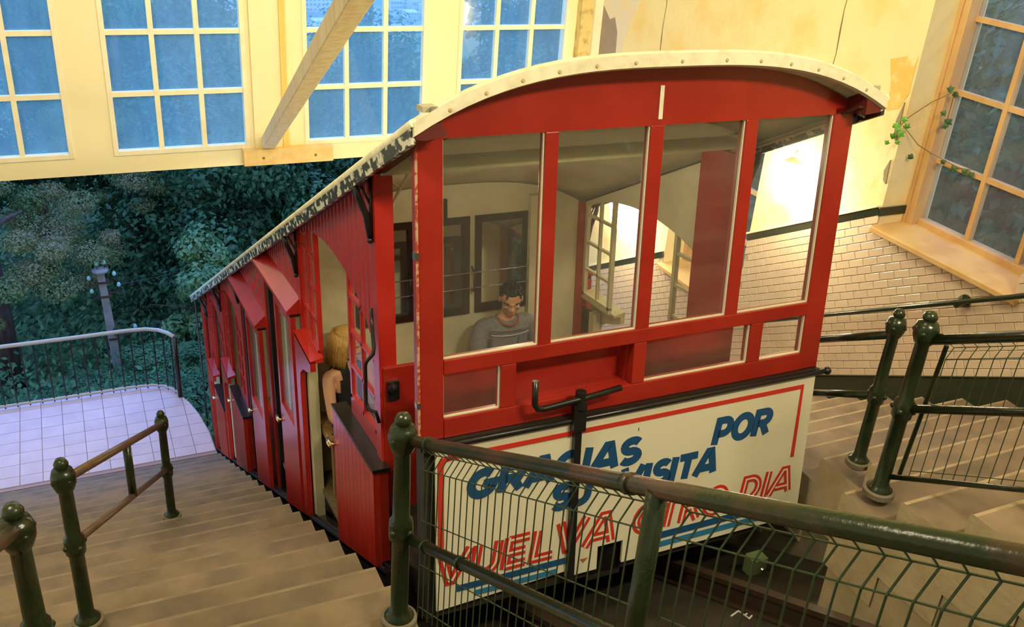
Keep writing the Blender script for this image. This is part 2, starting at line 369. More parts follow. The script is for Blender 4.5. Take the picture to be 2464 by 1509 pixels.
TL, TH = .145, .0605; Q0 = -.375; NR = 20
gb = MB()
for i in range(-14, 64):
    s0 = i*TL/1.0
    for (qa, qb) in [(Q0+j*.1, min(Q0+(j+1)*.1, Q0+NR*TH)) for j in range(13)]:
        if qb <= qa: continue
        pl = cutw([yz(s0, qa), yz(s0+TL, qa), yz(s0+TL, qb), yz(s0, qb)])
        if len(pl) >= 3 and pl[0][0] < 6.1: gb.prism(pl, 0, WX-.004, WX+.002)
gb.build('grout_bed', grout, wr, kind='stuff')
g_ = .0022
def tile_poly(s, q): return [yz(s+g_, q+g_), yz(s+TL-g_, q+g_), yz(s+TL-g_, q+TH-g_), yz(s+g_, q+TH-g_)]
base = tile_poly(0, 0)
def tilemesh(pl, mb=None):
    mb = mb or MB(); cy = sum(p[0] for p in pl)/len(pl); cz = sum(p[1] for p in pl)/len(pl); n = len(pl)
    ins = [(y+(cy-y)*.05, z+(cz-z)*.09) for y, z in pl]
    mb.poly([(WX-.004, *p) for p in pl]+[(WX-.009, *p) for p in pl]+[(WX-.0115, *p) for p in ins],
        [(i, (i+1) % n, n+(i+1) % n, n+i)[::-1] for i in range(n)]+[(n+i, n+(i+1) % n, 2*n+(i+1) % n, 2*n+i)[::-1] for i in range(n)]+[tuple(range(2*n, 3*n))[::-1]])
    return mb
full = tilemesh(base).mesh('tile', tilem); rest = MB(); cnt = 0; cand = []
for j in range(NR):
    for i in range(-14, 56):
        s = i*TL+(TL/2 if j % 2 else 0); q = Q0+j*TH
        pl = tile_poly(s, q); p2 = cutw(pl)
        if len(p2) < 3 or max(p[0] for p in p2) > 5.98: continue
        cand.append((abs(s-1.35), s, q, pl, p2))
cand.sort(key=lambda c: c[0])
for k, (dd, s, q, pl, p2) in enumerate(cand):
    if k < 296:
        if p2 == pl:
            y, z = yz(s, q); place(full, 'tile', wr, (0, y, z))
        else: tilemesh(p2).build('tile', tilem, wr)
    else: tilemesh(p2, rest)
rest.build('tile_field', tilem, wr, kind='stuff')
# dark trims
def trimrun(q0, q1, s0, s1, name, par, thick, m=gtrim):
    mb = MB(); mb.prism([yz(s0, q0), yz(s1, q0), yz(s1, q1), yz(s0, q1)], 0, WX-thick, WX+.002); return mb.build(name, m, par, bevel=.006)
t1 = trimrun(Q0-.32, Q0, -2.2, 8.0, 'trim_1', None, .03); tag(t1, 'dark green tile skirting along the foot of the tiled wall', kind='structure')
t1b = trimrun(Q0-.0, Q0+.012, -2.2, 8.0, 'ledge', t1, .036)
QT = Q0+NR*TH
t2 = empty('trim_2'); tag(t2, 'dark green tile border sloping along the top of the tiled wall', kind='structure')
mb = MB()
for s0, s1 in ((1.86, 2.99), (4.25, 7.0), (-2.2, .0)):
    sA = s0; mb.prism([yz(sA, QT), yz(s1, QT), yz(s1, QT+.055), yz(sA, QT+.055)], 0, WX-.016, WX)
    mb.prism([yz(sA, QT+.055), yz(s1, QT+.055), yz(s1, QT+.068), yz(sA, QT+.068)], 0, WX-.024, WX, yellow)
mb2 = MB()
for s0, s1 in ((1.365, 2.94), (4.33, 6.4), (-2.2, -.05)):
    mb2.prism([yz(s0, QT), yz(s1, QT), yz(s1, QT+.055), yz(s0, QT+.055)], 0, WX-.016, WX)
mb2.build('border_tile', gtrim, t2, bevel=.004)
mb2 = MB()
for s0, s1 in ((1.365, 2.94), (4.33, 6.4), (-2.2, -.05)):
    mb2.prism([yz(s0, QT+.055), yz(s1, QT+.055), yz(s1, QT+.072), yz(s0, QT+.072)], 0, WX-.026, WX)
mb2.build('border_ledge', yellow, t2, bevel=.004)
MB().box((WX-.016, 1.585, .062), (WX+.24, 1.603, .125)).build('border_return', gtrim, t2)
# side windows
GX = 4.44
for k, (a, b, z0, z1) in enumerate(WIN):
    r = empty('window_%d' % (5+k)); tag(r, ['wooden side window with a deep sill beside the lit wall, at right', 'side window down the slope seen through the end of the car'][k], kind='structure')
    # sill
    MB().poly([(WX-.06, a-.05, z0-.035), (WX-.06, b+.02, z0-.035), (WX-.06, b+.02, z0+.01), (WX-.06, a-.05, z0+.01), (GX+.02, a, z0-.035), (GX+.02, b, z0-.035), (GX+.02, b, z0+.03), (GX+.02, a, z0+.03)],
        [(0, 1, 2, 3), (3, 2, 6, 7), (0, 4, 5, 1), (0, 3, 7, 4), (1, 5, 6, 2), (4, 7, 6, 5)]).build('window_sill', mat('ochre_sill', (.68, .47, .20), .5, (.60, .36, .12), 4), r, bevel=.008)
    f = MB(); f.box((WX+.23, b-.03, z0+.02), (GX+.05, b, z1)); f.box((GX-.10, b-.085, z0+.02), (GX+.05, b-.03, z1))
    f.box((GX-.04, a, z0+.02), (GX+.05, a+.05, z1)).box((GX-.04, a+.05, z0+.02), (GX+.05, b-.085, z0+.07)).box((GX-.04, a, z1-.05), (GX+.05, b, z1))
    f.build('window_frame', ywood, r, bevel=.004)
    w_ = b-.085-a-.05; nc = 3; cols = [b-.085, b-.085-.43, b-.085-.86, a+.05]
    rows = [z0+.07, z0+.52, z0+1.02, z0+1.52, z0+2.02, z1-.05]
    rows = [r_ for r_ in rows if r_ <= z1-.05+1e-6]
    for c in cols[1:3]: MB().box((GX-.02, c-.018, z0+.07), (GX+.03, c+.018, z1-.05)).build('muntin', ywood, r)
    for z in rows[1:-1]: MB().box((GX-.016, a+.05, z-.018), (GX+.026, b-.085, z+.018)).build('muntin', ywood, r)
    for i in range(3):
        for j in range(len(rows)-1):
            MB().box((GX+.004, cols[i+1], rows[j]), (GX+.009, cols[i], rows[j+1])).build('pane', glass_side, r)
# unseen hall enclosure, added to block the sky and bounce warm light
MB().box((-5.8, -6.2, 4.2), (4.6, 6.5, 4.35)).build('ceiling', yellow, label='pale ceiling above the frame, added to close the hall against sky light', kind='structure')
MB().box((-5.8, -6.2, -6), (-5.6, 6.3, 4.2)).build('wall_left', yellow, label='yellow wall left of the frame, added to the hall for warm bounce light', kind='structure')
MB().box((-5.8, -6.4, -1), (4.6, -6.2, 4.2)).build('wall_back', yellow, label='yellow wall behind the viewer, added to the hall for warm bounce light', kind='structure')
# handrail on the tiled wall
hr = empty('wall_handrail', (4.02, .69, -.21)); tag(hr, 'green pipe handrail fixed along the tiled wall', 'handrail')
d = Vector((0, 1, -.578)); L = hr.location
MB().tube([Vector((4.0, -1.2, -.21+1.89*.578))-L, Vector((4.0, 3.2, -.21-2.51*.578))-L], .017, 12).build('rail', green, hr, smooth=True)
for y in (.69, 2.6):
    z = -.21-(y-.69)*.578; c = Vector((4.0, y, z))-L
    MB().lathe(c+Vector((.088, 0, 0)), [(.045, 0), (.045, .02), (.02, .035), (.018, .07)], 14, axis=(-1, 0, 0)).tube([c+Vector((.02, .03, -.016)), c+Vector((.005, 0, -.02)), c+Vector((.02, -.03, .018))], .022, 10).build('bracket', green, hr, smooth=True)
# wall lamps
for k, (y, z) in enumerate(((2.47, .03), (4.86, -1.12))):
    r = empty('wall_lamp', (WX, y, z)); tag(r, ['glowing wall lamp seen through the right-hand end window of the car', 'glowing wall lamp down the slope, seen through the second end window'][k], 'lamp')
    s = 1.3
    MB().lathe((0, 0, 0), [(.07, 0), (.07, .03), (.05, .05)], 16, axis=(-1, 0, 0)).build('wall_plate', mat('lamp_plate', (.5, .45, .3), .5), r, smooth=True)
    m = MB(); pr_ = [(.02, -.14), (.07, -.12), (.10, -.03), (.115, .09), (.105, .125), (.02, .13)]
    m.lathe((-.14, 0, 0), [(a*s, b*s) for a, b in pr_], 18); m.build('glass_shade', lampm, r, smooth=True)
    m = MB().lathe((-.14, 0, .125*s), [(.06*s, 0), (.055*s, .02), (.03, .04), (.02, .05)], 16); m.tube([(-.14, 0, .18*s), (-.12, 0, .2*s), (-.05, 0, .17*s), (0, 0, .02)], .01, 8); m.build('cap', mat('lamp_cap', (.6, .55, .4), .5), r, smooth=True)
    l = bpy.data.lights.new('wall_lamp_bulb', 'POINT'); l.energy = (30, 42)[k]; l.color = (1, .83, .5); l.shadow_soft_size = .13
    o = bpy.data.objects.new('wall_lamp_bulb', l); o.location = (WX-.34, y, z-.02); COL.objects.link(o)
# ivy growing through the window corner
iv = empty('ivy_sprig', (4.09, 1.55, .7)); tag(iv, 'bright green ivy sprig growing at the corner of the side window', 'plant')
IL = iv.location
pts = [(4.30, 1.42, 1.02), (4.2, 1.5, .93), (4.10, 1.60, .78), (4.075, 1.62, .70), (4.08, 1.6, .62)]
pts2 = [(4.10, 1.60, .74), (4.2, 1.52, .62), (4.34, 1.5, .55), (4.42, 1.3, .50), (4.42, 1.2, .52)]
pts3 = [(4.3, 1.42, 1.02), (4.33, 1.44, .92), (4.34, 1.45, .80), (4.3, 1.47, .74)]
mb = MB()
for p in (pts, pts2, pts3): mb.tube([Vector(x)-IL for x in p], .003, 5)
mb.build('stem', mat('ivy_stem', (.18, .12, .05), .7), iv)
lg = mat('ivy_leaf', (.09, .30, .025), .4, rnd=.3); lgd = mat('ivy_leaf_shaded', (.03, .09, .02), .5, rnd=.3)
def leaf(c, n, s, m):
    n = Vector(n).normalized(); x = n.orthogonal().normalized(); y = n.cross(x); a = random.random()*6.28
    x, y = x*math.cos(a)+y*math.sin(a), -x*math.sin(a)+y*math.cos(a)
    ang = [(0, 1.1), (.35, .55), (.95, .45), (.6, -.35), (0, -.85), (-.6, -.35), (-.95, .45), (-.35, .55)]
    c = Vector(c)-IL
    MB().poly([c+n*.006]+[c+(x*p+y*q_)*s for p, q_ in ang], [(0, i+1, (i+1) % 8+1) for i in range(8)]).build('leaf', m, iv)
for c, s in [((4.05, 1.56, .80), .034), ((4.04, 1.60, .74), .036), ((4.04, 1.55, .70), .04), ((4.05, 1.62, .66), .034), ((4.03, 1.58, .73), .03), ((4.05, 1.57, .63), .026), ((4.05, 1.63, .73), .024), ((4.05, 1.66, .60), .026), ((4.05, 1.52, .76), .03)]:
    leaf(c, (-1, -.6+random.uniform(-.6, .6), .5+random.uniform(-.5, .5)), s*.82, lg)
for c, s in [((4.28, 1.44, 1.03), .03), ((4.32, 1.42, 1.0), .026), ((4.3, 1.46, .86), .026), ((4.34, 1.44, .8), .034), ((4.3, 1.42, .78), .026), ((4.2, 1.55, .52), .026), ((4.40, 1.33, .49), .03), ((4.40, 1.24, .5), .028), ((4.40, 1.18, .49), .03), ((4.36, 1.4, .52), .024)]:
    leaf(c, (-1, -.6+random.uniform(-.5, .5), .4), s, lgd)
# ------------------------------------------------------------------ the funicular car (local axes: x across, y downhill, z up; the body leans B)
car = empty('funicular_car', (0, 0, 0), (-B, 0, 0)); tag(car, 'red funicular car with white arched roof standing on the sloped track', 'railway car')
SLC = .417
def part(mb, name, m=None, **k): return mb.build(name, m, k.pop('parent', car), **k)
# roof
def arc(n=28, dw=0, a=-.10, b=2.19, base=1.40, rise=.225, e=3.0):
    o = []
    for i in range(n+1):
        t = -1+2*i/n; t = math.copysign(abs(t)**.85, t)
        o.append((1.045+t*(b-a)/2, base+dw+rise*(1-abs(t)**e)))
    return o
V0, V1 = -.13, 8.85
def sheet(mb, top, bot, v0, v1, m=None):
    n = len(top); b = []
    for v in (v0, v1):
        for p in top: b.append((p[0], v, p[1]-SLC*(v-V0)))
        for p in bot: b.append((p[0], v, p[1]-SLC*(v-V0)))
    f = []
    for i in range(n-1):
        f += [(i, i+1, 2*n+i+1, 2*n+i), (n+i+1, n+i, 3*n+i, 3*n+i+1), (i+1, i, n+i, n+i+1), (2*n+i, 2*n+i+1, 3*n+i+1, 3*n+i)]
    f += [(0, 2*n, 3*n, n), (n-1, 2*n-1, 4*n-1, 3*n-1)]
    return mb.poly(b, f, m)
rf = part(sheet(MB(), arc(dw=.028, a=-.12, b=2.21), arc(dw=.0, a=-.12, b=2.21), V0, V1), 'roof', white, smooth=False)
part(sheet(MB(), arc(dw=-.002, a=-.09, b=2.18), arc(dw=-.03, a=-.09, b=2.18), .03, V1-.05), 'ceiling_panel', cream)
# front fascia, two lengths, with studs
A = arc(dw=.012, a=-.115, b=2.205); Bt = arc(dw=-.040, a=-.115, b=2.205)
for lo, hi in ((0, 14), (14, 28)):
    part(sheet(MB(), A[lo:hi+1], Bt[lo:hi+1], V0-.018, V0+.004), 'fascia_board', white, parent=car, label='white curved fascia board')
for i in range(2, 28, 2): m = MB(); m.lathe((A[i][0], V0-.018, (A[i][1]+Bt[i][1])/2), [(.009, 0), (.006, .005)], 8, axis=(0, -1, 0)); part(m, 'stud', mat('rusty_stud', (.5, .38, .2), .6))
for i in (1, 27): m = MB(); m.box((A[i][0]-.03, V0-.0, A[i][1]+.0), (A[i][0]+.03, V0+.07, A[i][1]+.022)); part(m, 'roof_clip', mat('roof_grey', (.45, .42, .3), .7), label='grey metal clip at the roof corner')
# eaves: rounded white edge and the peeling fascia under it
for sx, x in ((-1, -.115), (1, 2.205)):
    e = MB(); a = Vector((x, V0-.01, 1.418)); b = Vector((x, V1, 1.418-SLC*(V1-V0))); e.tube([a, b], .016, 8); part(e, 'eave_bead', white, smooth=True)
    e = MB(); x0, x1 = (x-.006, x+.014) if sx < 0 else (x-.014, x+.006)
    e.hexa([(x0, V0, 1.335), (x1, V0, 1.335), (x1, V1, 1.335-SLC*(V1-V0)), (x0, V1, 1.335-SLC*(V1-V0)), (x0, V0, 1.405), (x1, V0, 1.405), (x1, V1, 1.405-SLC*(V1-V0)), (x0, V1, 1.405-SLC*(V1-V0))])
    part(e, 'eave_board', peel, label='eave board with peeling black and white paint')
    e = MB(); xi = x+.014 if sx < 0 else x-.014; xo = .02 if sx < 0 else 2.07; xa, xb = min(xi, xo), max(xi, xo)
    e.hexa([(xa, V0+.02, 1.37), (xb, V0+.02, 1.37), (xb, V1, 1.37-SLC*(V1-V0)), (xa, V1, 1.37-SLC*(V1-V0)), (xa, V0+.02, 1.38), (xb, V0+.02, 1.38), (xb, V1, 1.38-SLC*(V1-V0)), (xa, V1, 1.38-SLC*(V1-V0))])
    part(e, 'soffit', mat('dark_soffit', (.06, .02, .015), .5))
wroof = lambda v: 1.385-SLC*(v-V0)
wbot = lambda v: -.785-SLC*v
# ---- front wall
FL, FR = -.06, 2.155
cols = [(.055, .505), (.568, 1.014), (1.084, 1.522), (1.592, 2.035)]
D0, D1 = 0.0, .055
def bar(name, x0, x1, z0, z1, d0=D0, d1=D1, m=red, **k): return part(MB().box((x0, d0, z0), (x1, d1, z1)), name, m, bevel=.004, **k)
bar('corner_post', FL, .055, 0, 1.36); bar('corner_post', 2.035, FR, 0, 1.36)
for a, b in zip(cols[:-1], cols[1:]): bar('mullion', a[1], b[0], .345, 1.325)
bar('middle_rail', .055, 2.035, .307, .375, D0-.004)
bar('bottom_rail', .055, 2.035, 0, .095, D0-.004)
top = arc(n=28, dw=-.05, a=FL-.02, b=FR+.02)
ps = [(.055-.0, 1.325)]
pl = [(FL, 1.325)]+[(max(FL, min(FR, x)), z) for x, z in top]+[(FR, 1.325)]
part(MB().prism(pl, 1, D0, D1), 'arched_panel', red)
for x0, x1 in ((.325, .40), (1.009, 1.078), (1.687, 1.763)): bar('lower_post', x0, x1, .095, .307, D0-.003)
part(MB().box((.40, D1+.07, .09), (1.009, D1+.085, .31)).box((.40, D1, .095), (.41, D1+.07, .307)).box((1.0, D1, .095), (1.009, D1+.07, .307)).box((.40, D1, .085), (1.009, D1+.07, .095)), 'recessed_panel', red, label='deep red recess behind the coupling hook')
part(MB().box((1.043, D0-.006, 1.352), (1.063, D0, 1.495)), 'lamp_bracket_strip', white, label='short white upright strip on the arched panel')
ls = [(.055, .325), (1.078, 1.687), (1.763, 2.035)]
putty = mat('putty', (.70, .66, .48), .5)
for (a, b), (z0, z1) in [(c, (.375, 1.325)) for c in cols]+[(c, (.095, .307)) for c in ls]:
    g = part(MB().box((a, .022, z0), (b, .027, z1)), 'window_glass', glass_car)
    t = .006
    part(MB().box((a, .010, z0), (a+t*.5, .022, z1)).box((b-t, .010, z0), (b, .022, z1)).box((a, .010, z0), (b, .022, z0+t)), 'putty_line', putty, parent=g)
for x in (FL-.004, ): part(MB().box((x, -.004, .02), (x+.010, .004, 1.30)), 'edge_strip', mat('worn_edge', (.55, .33, .18), .5, (.40, .05, .02), 40, (.45, .55)))
m = MB(); m.box((FL-.012, -.01, .84), (FL+.006, .02, .87)).box((FL-.012, -.01, .17), (FL+.006, .02, .195)); part(m, 'hinge', steel)
# front soffit blocks between wall and fascia
m = MB()
m.prism([(2.10, 1.34), (2.20, 1.35), (2.20, 1.40), (2.10, 1.45)], 1, V0+.004, .0)
part(m, 'soffit_block', mat('dark_red_soffit', (.12, .012, .008), .5)); m = MB().prism([(-.06, 1.345), (-.10, 1.35), (-.10, 1.39), (.0, 1.41), (.03, 1.36)], 1, V0+.004, .0)
part(m, 'soffit_block', mat('dark_red_soffit', (.12, .012, .008), .5))
# bumper bar and sign
part(MB().box((FL-.005, -.03, -.035), (FR, .06, 0.0)), 'sill_beam', black, bevel=.004)
part(MB().tube([(FL, -.05, -.010), (FR+.02, -.05, -.010)], .014, 10).ball((FR+.03, -.05, -.01), .022), 'bumper_bar', black, smooth=True)
sg = part(MB().prism([(0, -.03), (.675, -.03), (.675, -.85), (.0, -.885)], 1, -.042, -.030).prism([(.715, -.03), (2.115, -.03), (2.125, -.885), (1.0, -.885), (1.0, -.752), (.855, -.752), (.855, -.885), (.68, -.885), (.675, -.80), (.675, -.0301), (.715, -.0301)], 1, -.044, -.030), 'sign_board', signm, label='white sign board with blue and red lettering')
SV = -.0455
def flat(mb_or_pts, name, m, d=.0012): 
    x = MB(); x.prism(mb_or_pts, 1, SV-d, SV+.001); return x.build(name, m, sg)
def rectp(a, b, c, d_): return [(a, b), (c, b), (c, d_), (a, d_)]
flat([(.05, -.066), (2.045, -.066), (2.045, -.495), (2.022, -.495), (2.028, -.09), (.05, -.09)][::-1], 'red_border', sred)
flat([(.02, -.075), (.10, -.066), (.10, -.088), (.045, -.095), (.036, -.12), (.036, -.60), (.008, -.60), (.008, -.105)], 'red_border', sred)
flat(rectp(.10, -.800, .672, -.766), 'blue_stripe', sblue); flat(rectp(.19, -.848, .625, -.818), 'light_blue_stripe', slblue)
flat(rectp(1.21, -.800, 1.95, -.760), 'blue_stripe', sblue); flat(rectp(1.22, -.852, 1.93, -.818), 'light_blue_stripe', slblue)
flat([(.775, -.825), (.80, -.80), (.758, -.80)], 'rust_mark', mat('rust2', (.35, .14, .05), .7))
# letters: hand-lettered strokes, drawn as ribbons on the board
def ribbon(pts, w0, closed=False):
    pts = [Vector(p) for p in pts]; n = len(pts); Lf = []; Rt = []
    for i in range(n):
        if closed: a = pts[i-1]; c = pts[(i+1) % n]
        else: a = pts[max(i-1, 0)]; c = pts[min(i+1, n-1)]
        p = pts[i]; d1 = (p-a); d2 = (c-p)
        if d1.length < 1e-6: d1 = d2
        if d2.length < 1e-6: d2 = d1
        d1.normalize(); d2.normalize(); nn = Vector((-(d1+d2).y, (d1+d2).x))
        if nn.length < 1e-4: nn = Vector((-d1.y, d1.x))
        nn.normalize(); k = max(.5, abs(nn.dot(Vector((-d1.y, d1.x))))); Lf.append(p+nn*w0/2/k); Rt.append(p-nn*w0/2/k)
    return Lf, Rt
def curvep(c, rx, ry, a0, a1, n=14): return [(c[0]+rx*math.cos(R(a0+(a1-a0)*i/n)), c[1]+ry*math.sin(R(a0+(a1-a0)*i/n))) for i in range(n+1)]
GL = {  # strokes in a unit cell, height 1
 'G': [curvep((.48, .5), .36, .41, 50, 340, 22)+[(.84, .48), (.52, .48)]],
 'R': [[(.14, 0), (.14, .91), (.5, .91)]+curvep((.5, .69), .24, .22, 80, -80, 8)+[(.2, .47)], [(.45, .47), (.76, 0)]],
 'A': [[(.02, 0), (.42, .93), (.56, .93), (.86, 0)], [(.24, .26), (.76, .26)]],
 'C': [curvep((.5, .5), .38, .41, 48, 312, 20)], 'I': [[(.15, 0), (.15, 1)]],
 'S': [curvep((.44, .70), .27, .21, 30, 265, 12)+curvep((.44, .29), .29, .21, 80, -150, 12)],
 'P': [[(.14, 0), (.14, .91), (.45, .91)]+curvep((.45, .65), .27, .26, 80, -80, 8)+[(.2, .39)]],
 'O': [curvep((.5, .5), .38, .41, 0, 360, 26)], 'U': [[(.12, 1), (.12, .38)]+curvep((.42, .36), .30, .28, 185, 355, 12)+[(.72, .38), (.72, 1)]],
 'V': [[(.02, 1), (.36, .07), (.44, .07), (.82, 1)]], 'T': [[(0, .9), (.78, .9)], [(.39, .9), (.39, 0)]],
 'E': [[(.13, 0), (.13, 1)], [(.13, .91), (.72, .91)], [(.13, .5), (.66, .5)], [(.13, .09), (.72, .09)]],
 'L': [[(.13, 1), (.13, .09), (.72, .09)]], 'D': [[(.13, .0), (.13, .91), (.35, .91)]+curvep((.35, .5), .38, .41, 80, -80, 12)+[(.13, .09)]]}
ADV = {'I': .36, 'S': .80, 'O': 1.0, 'C': .95, 'G': 1.0, 'P': .85, 'U': .90, 'T': .84, 'E': .82, 'L': .80}
def letter(ch, x, z, h, wsc, sw, m, d, par, name='letter', sk=.16):
    mb = MB()
    for st in GL[ch]:
        pts = [(x+(px*wsc+sk*py)*h, z+py*h) for px, py in st]; cl = ch == 'O'
        if cl: pts = pts[:-1]
        Lf, Rt = ribbon(pts, sw*h, cl); n = len(pts)
        b = [(p.x, SV-d, p.y) for p in Lf]+[(p.x, SV-d, p.y) for p in Rt]+[(p.x, SV+.001, p.y) for p in Lf]+[(p.x, SV+.001, p.y) for p in Rt]
        f = []
        for i in range(n if cl else n-1):
            j = (i+1) % n; f += [(i, j, n+j, n+i), (j, i, 2*n+i, 2*n+j), (n+i, n+j, 3*n+j, 3*n+i)]
        if not cl: f += [(0, n, 3*n, 2*n), (n-1, 2*n-1+0, 4*n-1, 3*n-1)]
        mb.poly(b, f); d += .00012
    return mb.build(name, m, par)
def word(s, x0, x1, z, h, sw, m, inline=None, zs=None):
    adv = [ADV.get(c, .92) for c in s]; tot = sum(adv); sc_ = (x1-x0-.16*h)/(h*tot); x = x0; 
    for i, c in enumerate(s):
        zz = z if zs is None else zs[i]
        letter(c, x, zz, h, sc_, sw, m, .0010, sg)
        if inline: letter(c, x, zz, h, sc_, sw*.22, inline, .0022, sg, 'letter_inline')
        x += adv[i]*sc_*h
word('GRACIAS', .14, 1.075, -.312, .138, .31, sblue)
word('POR', 1.485, 1.875, -.312, .145, .28, sblue)
word('SU', .572, .815, -.478, .138, .30, sblue)
word('VISITA', .955, 1.545, -.472, .138, .30, sblue)
word('VUELVA', -.005, .965, -.735, .17, .28, sred, signm, [-.74, -.742, -.742, -.742, -.728, -.735])
word('OTRO', 1.04, 1.645, -.735, .165, .28, sred, signm)
word('DIA', 1.70, 2.07, -.705, .150, .28, sred, signm)
for z in (-.27, -.33): 
    m = MB(); m.box((1.04, SV-.0008, -.139), (1.043, SV, -.122)); 
part(m, 'scratch', black)
# black vertical bar and coupling hook in front
part(MB().box((.676, -.075, -.90), (.712, -.045, .12)).box((.662, -.085, -.06), (.726, -.045, .08)).tube([(.694, -.075, .06), (.694, -.075, .15)], .026, 12), 'coupling_bar', black, bevel=.003)
part(MB().tube([(.455, -.085, .245), (.455, -.085, .13), (.47, -.085, .105), (.50, -.085, .10), (.70, -.085, .115), (.90, -.085, .135)], .0145, 10), 'hook_rod', black, smooth=True)
# black frame behind the sign and underbody
m = MB(); m.box((-.04, .0, -.95), (2.14, .10, -.03)); part(m, 'headstock', dark)
m = MB(); m.hexa([(.08, .1, -1.02), (2.0, .1, -1.02), (2.0, 8.4, -1.02-SLC*8.3), (.08, 8.4, -1.02-SLC*8.3), (.08, .1, -.86), (2.0, .1, -.86), (2.0, 8.4, -.86-SLC*8.3), (.08, 8.4, -.86-SLC*8.3)]); part(m, 'underframe', dark)
for x in (.50, 1.45):
    for v in (.55, 2.0, 6.5, 8.0):
        z = -1.02-SLC*v; m = MB().lathe((x, v, z-.08), [(.0, 0), (.17, 0), (.17, .02), (.15, .03), (.15, .10), (.05, .11)], 20, axis=(1, 0, 0)); part(m, 'wheel', dark, smooth=False)
part(MB().box((.83, .0, -.98), (1.02, .12, -.75)), 'coupler_box', dark)
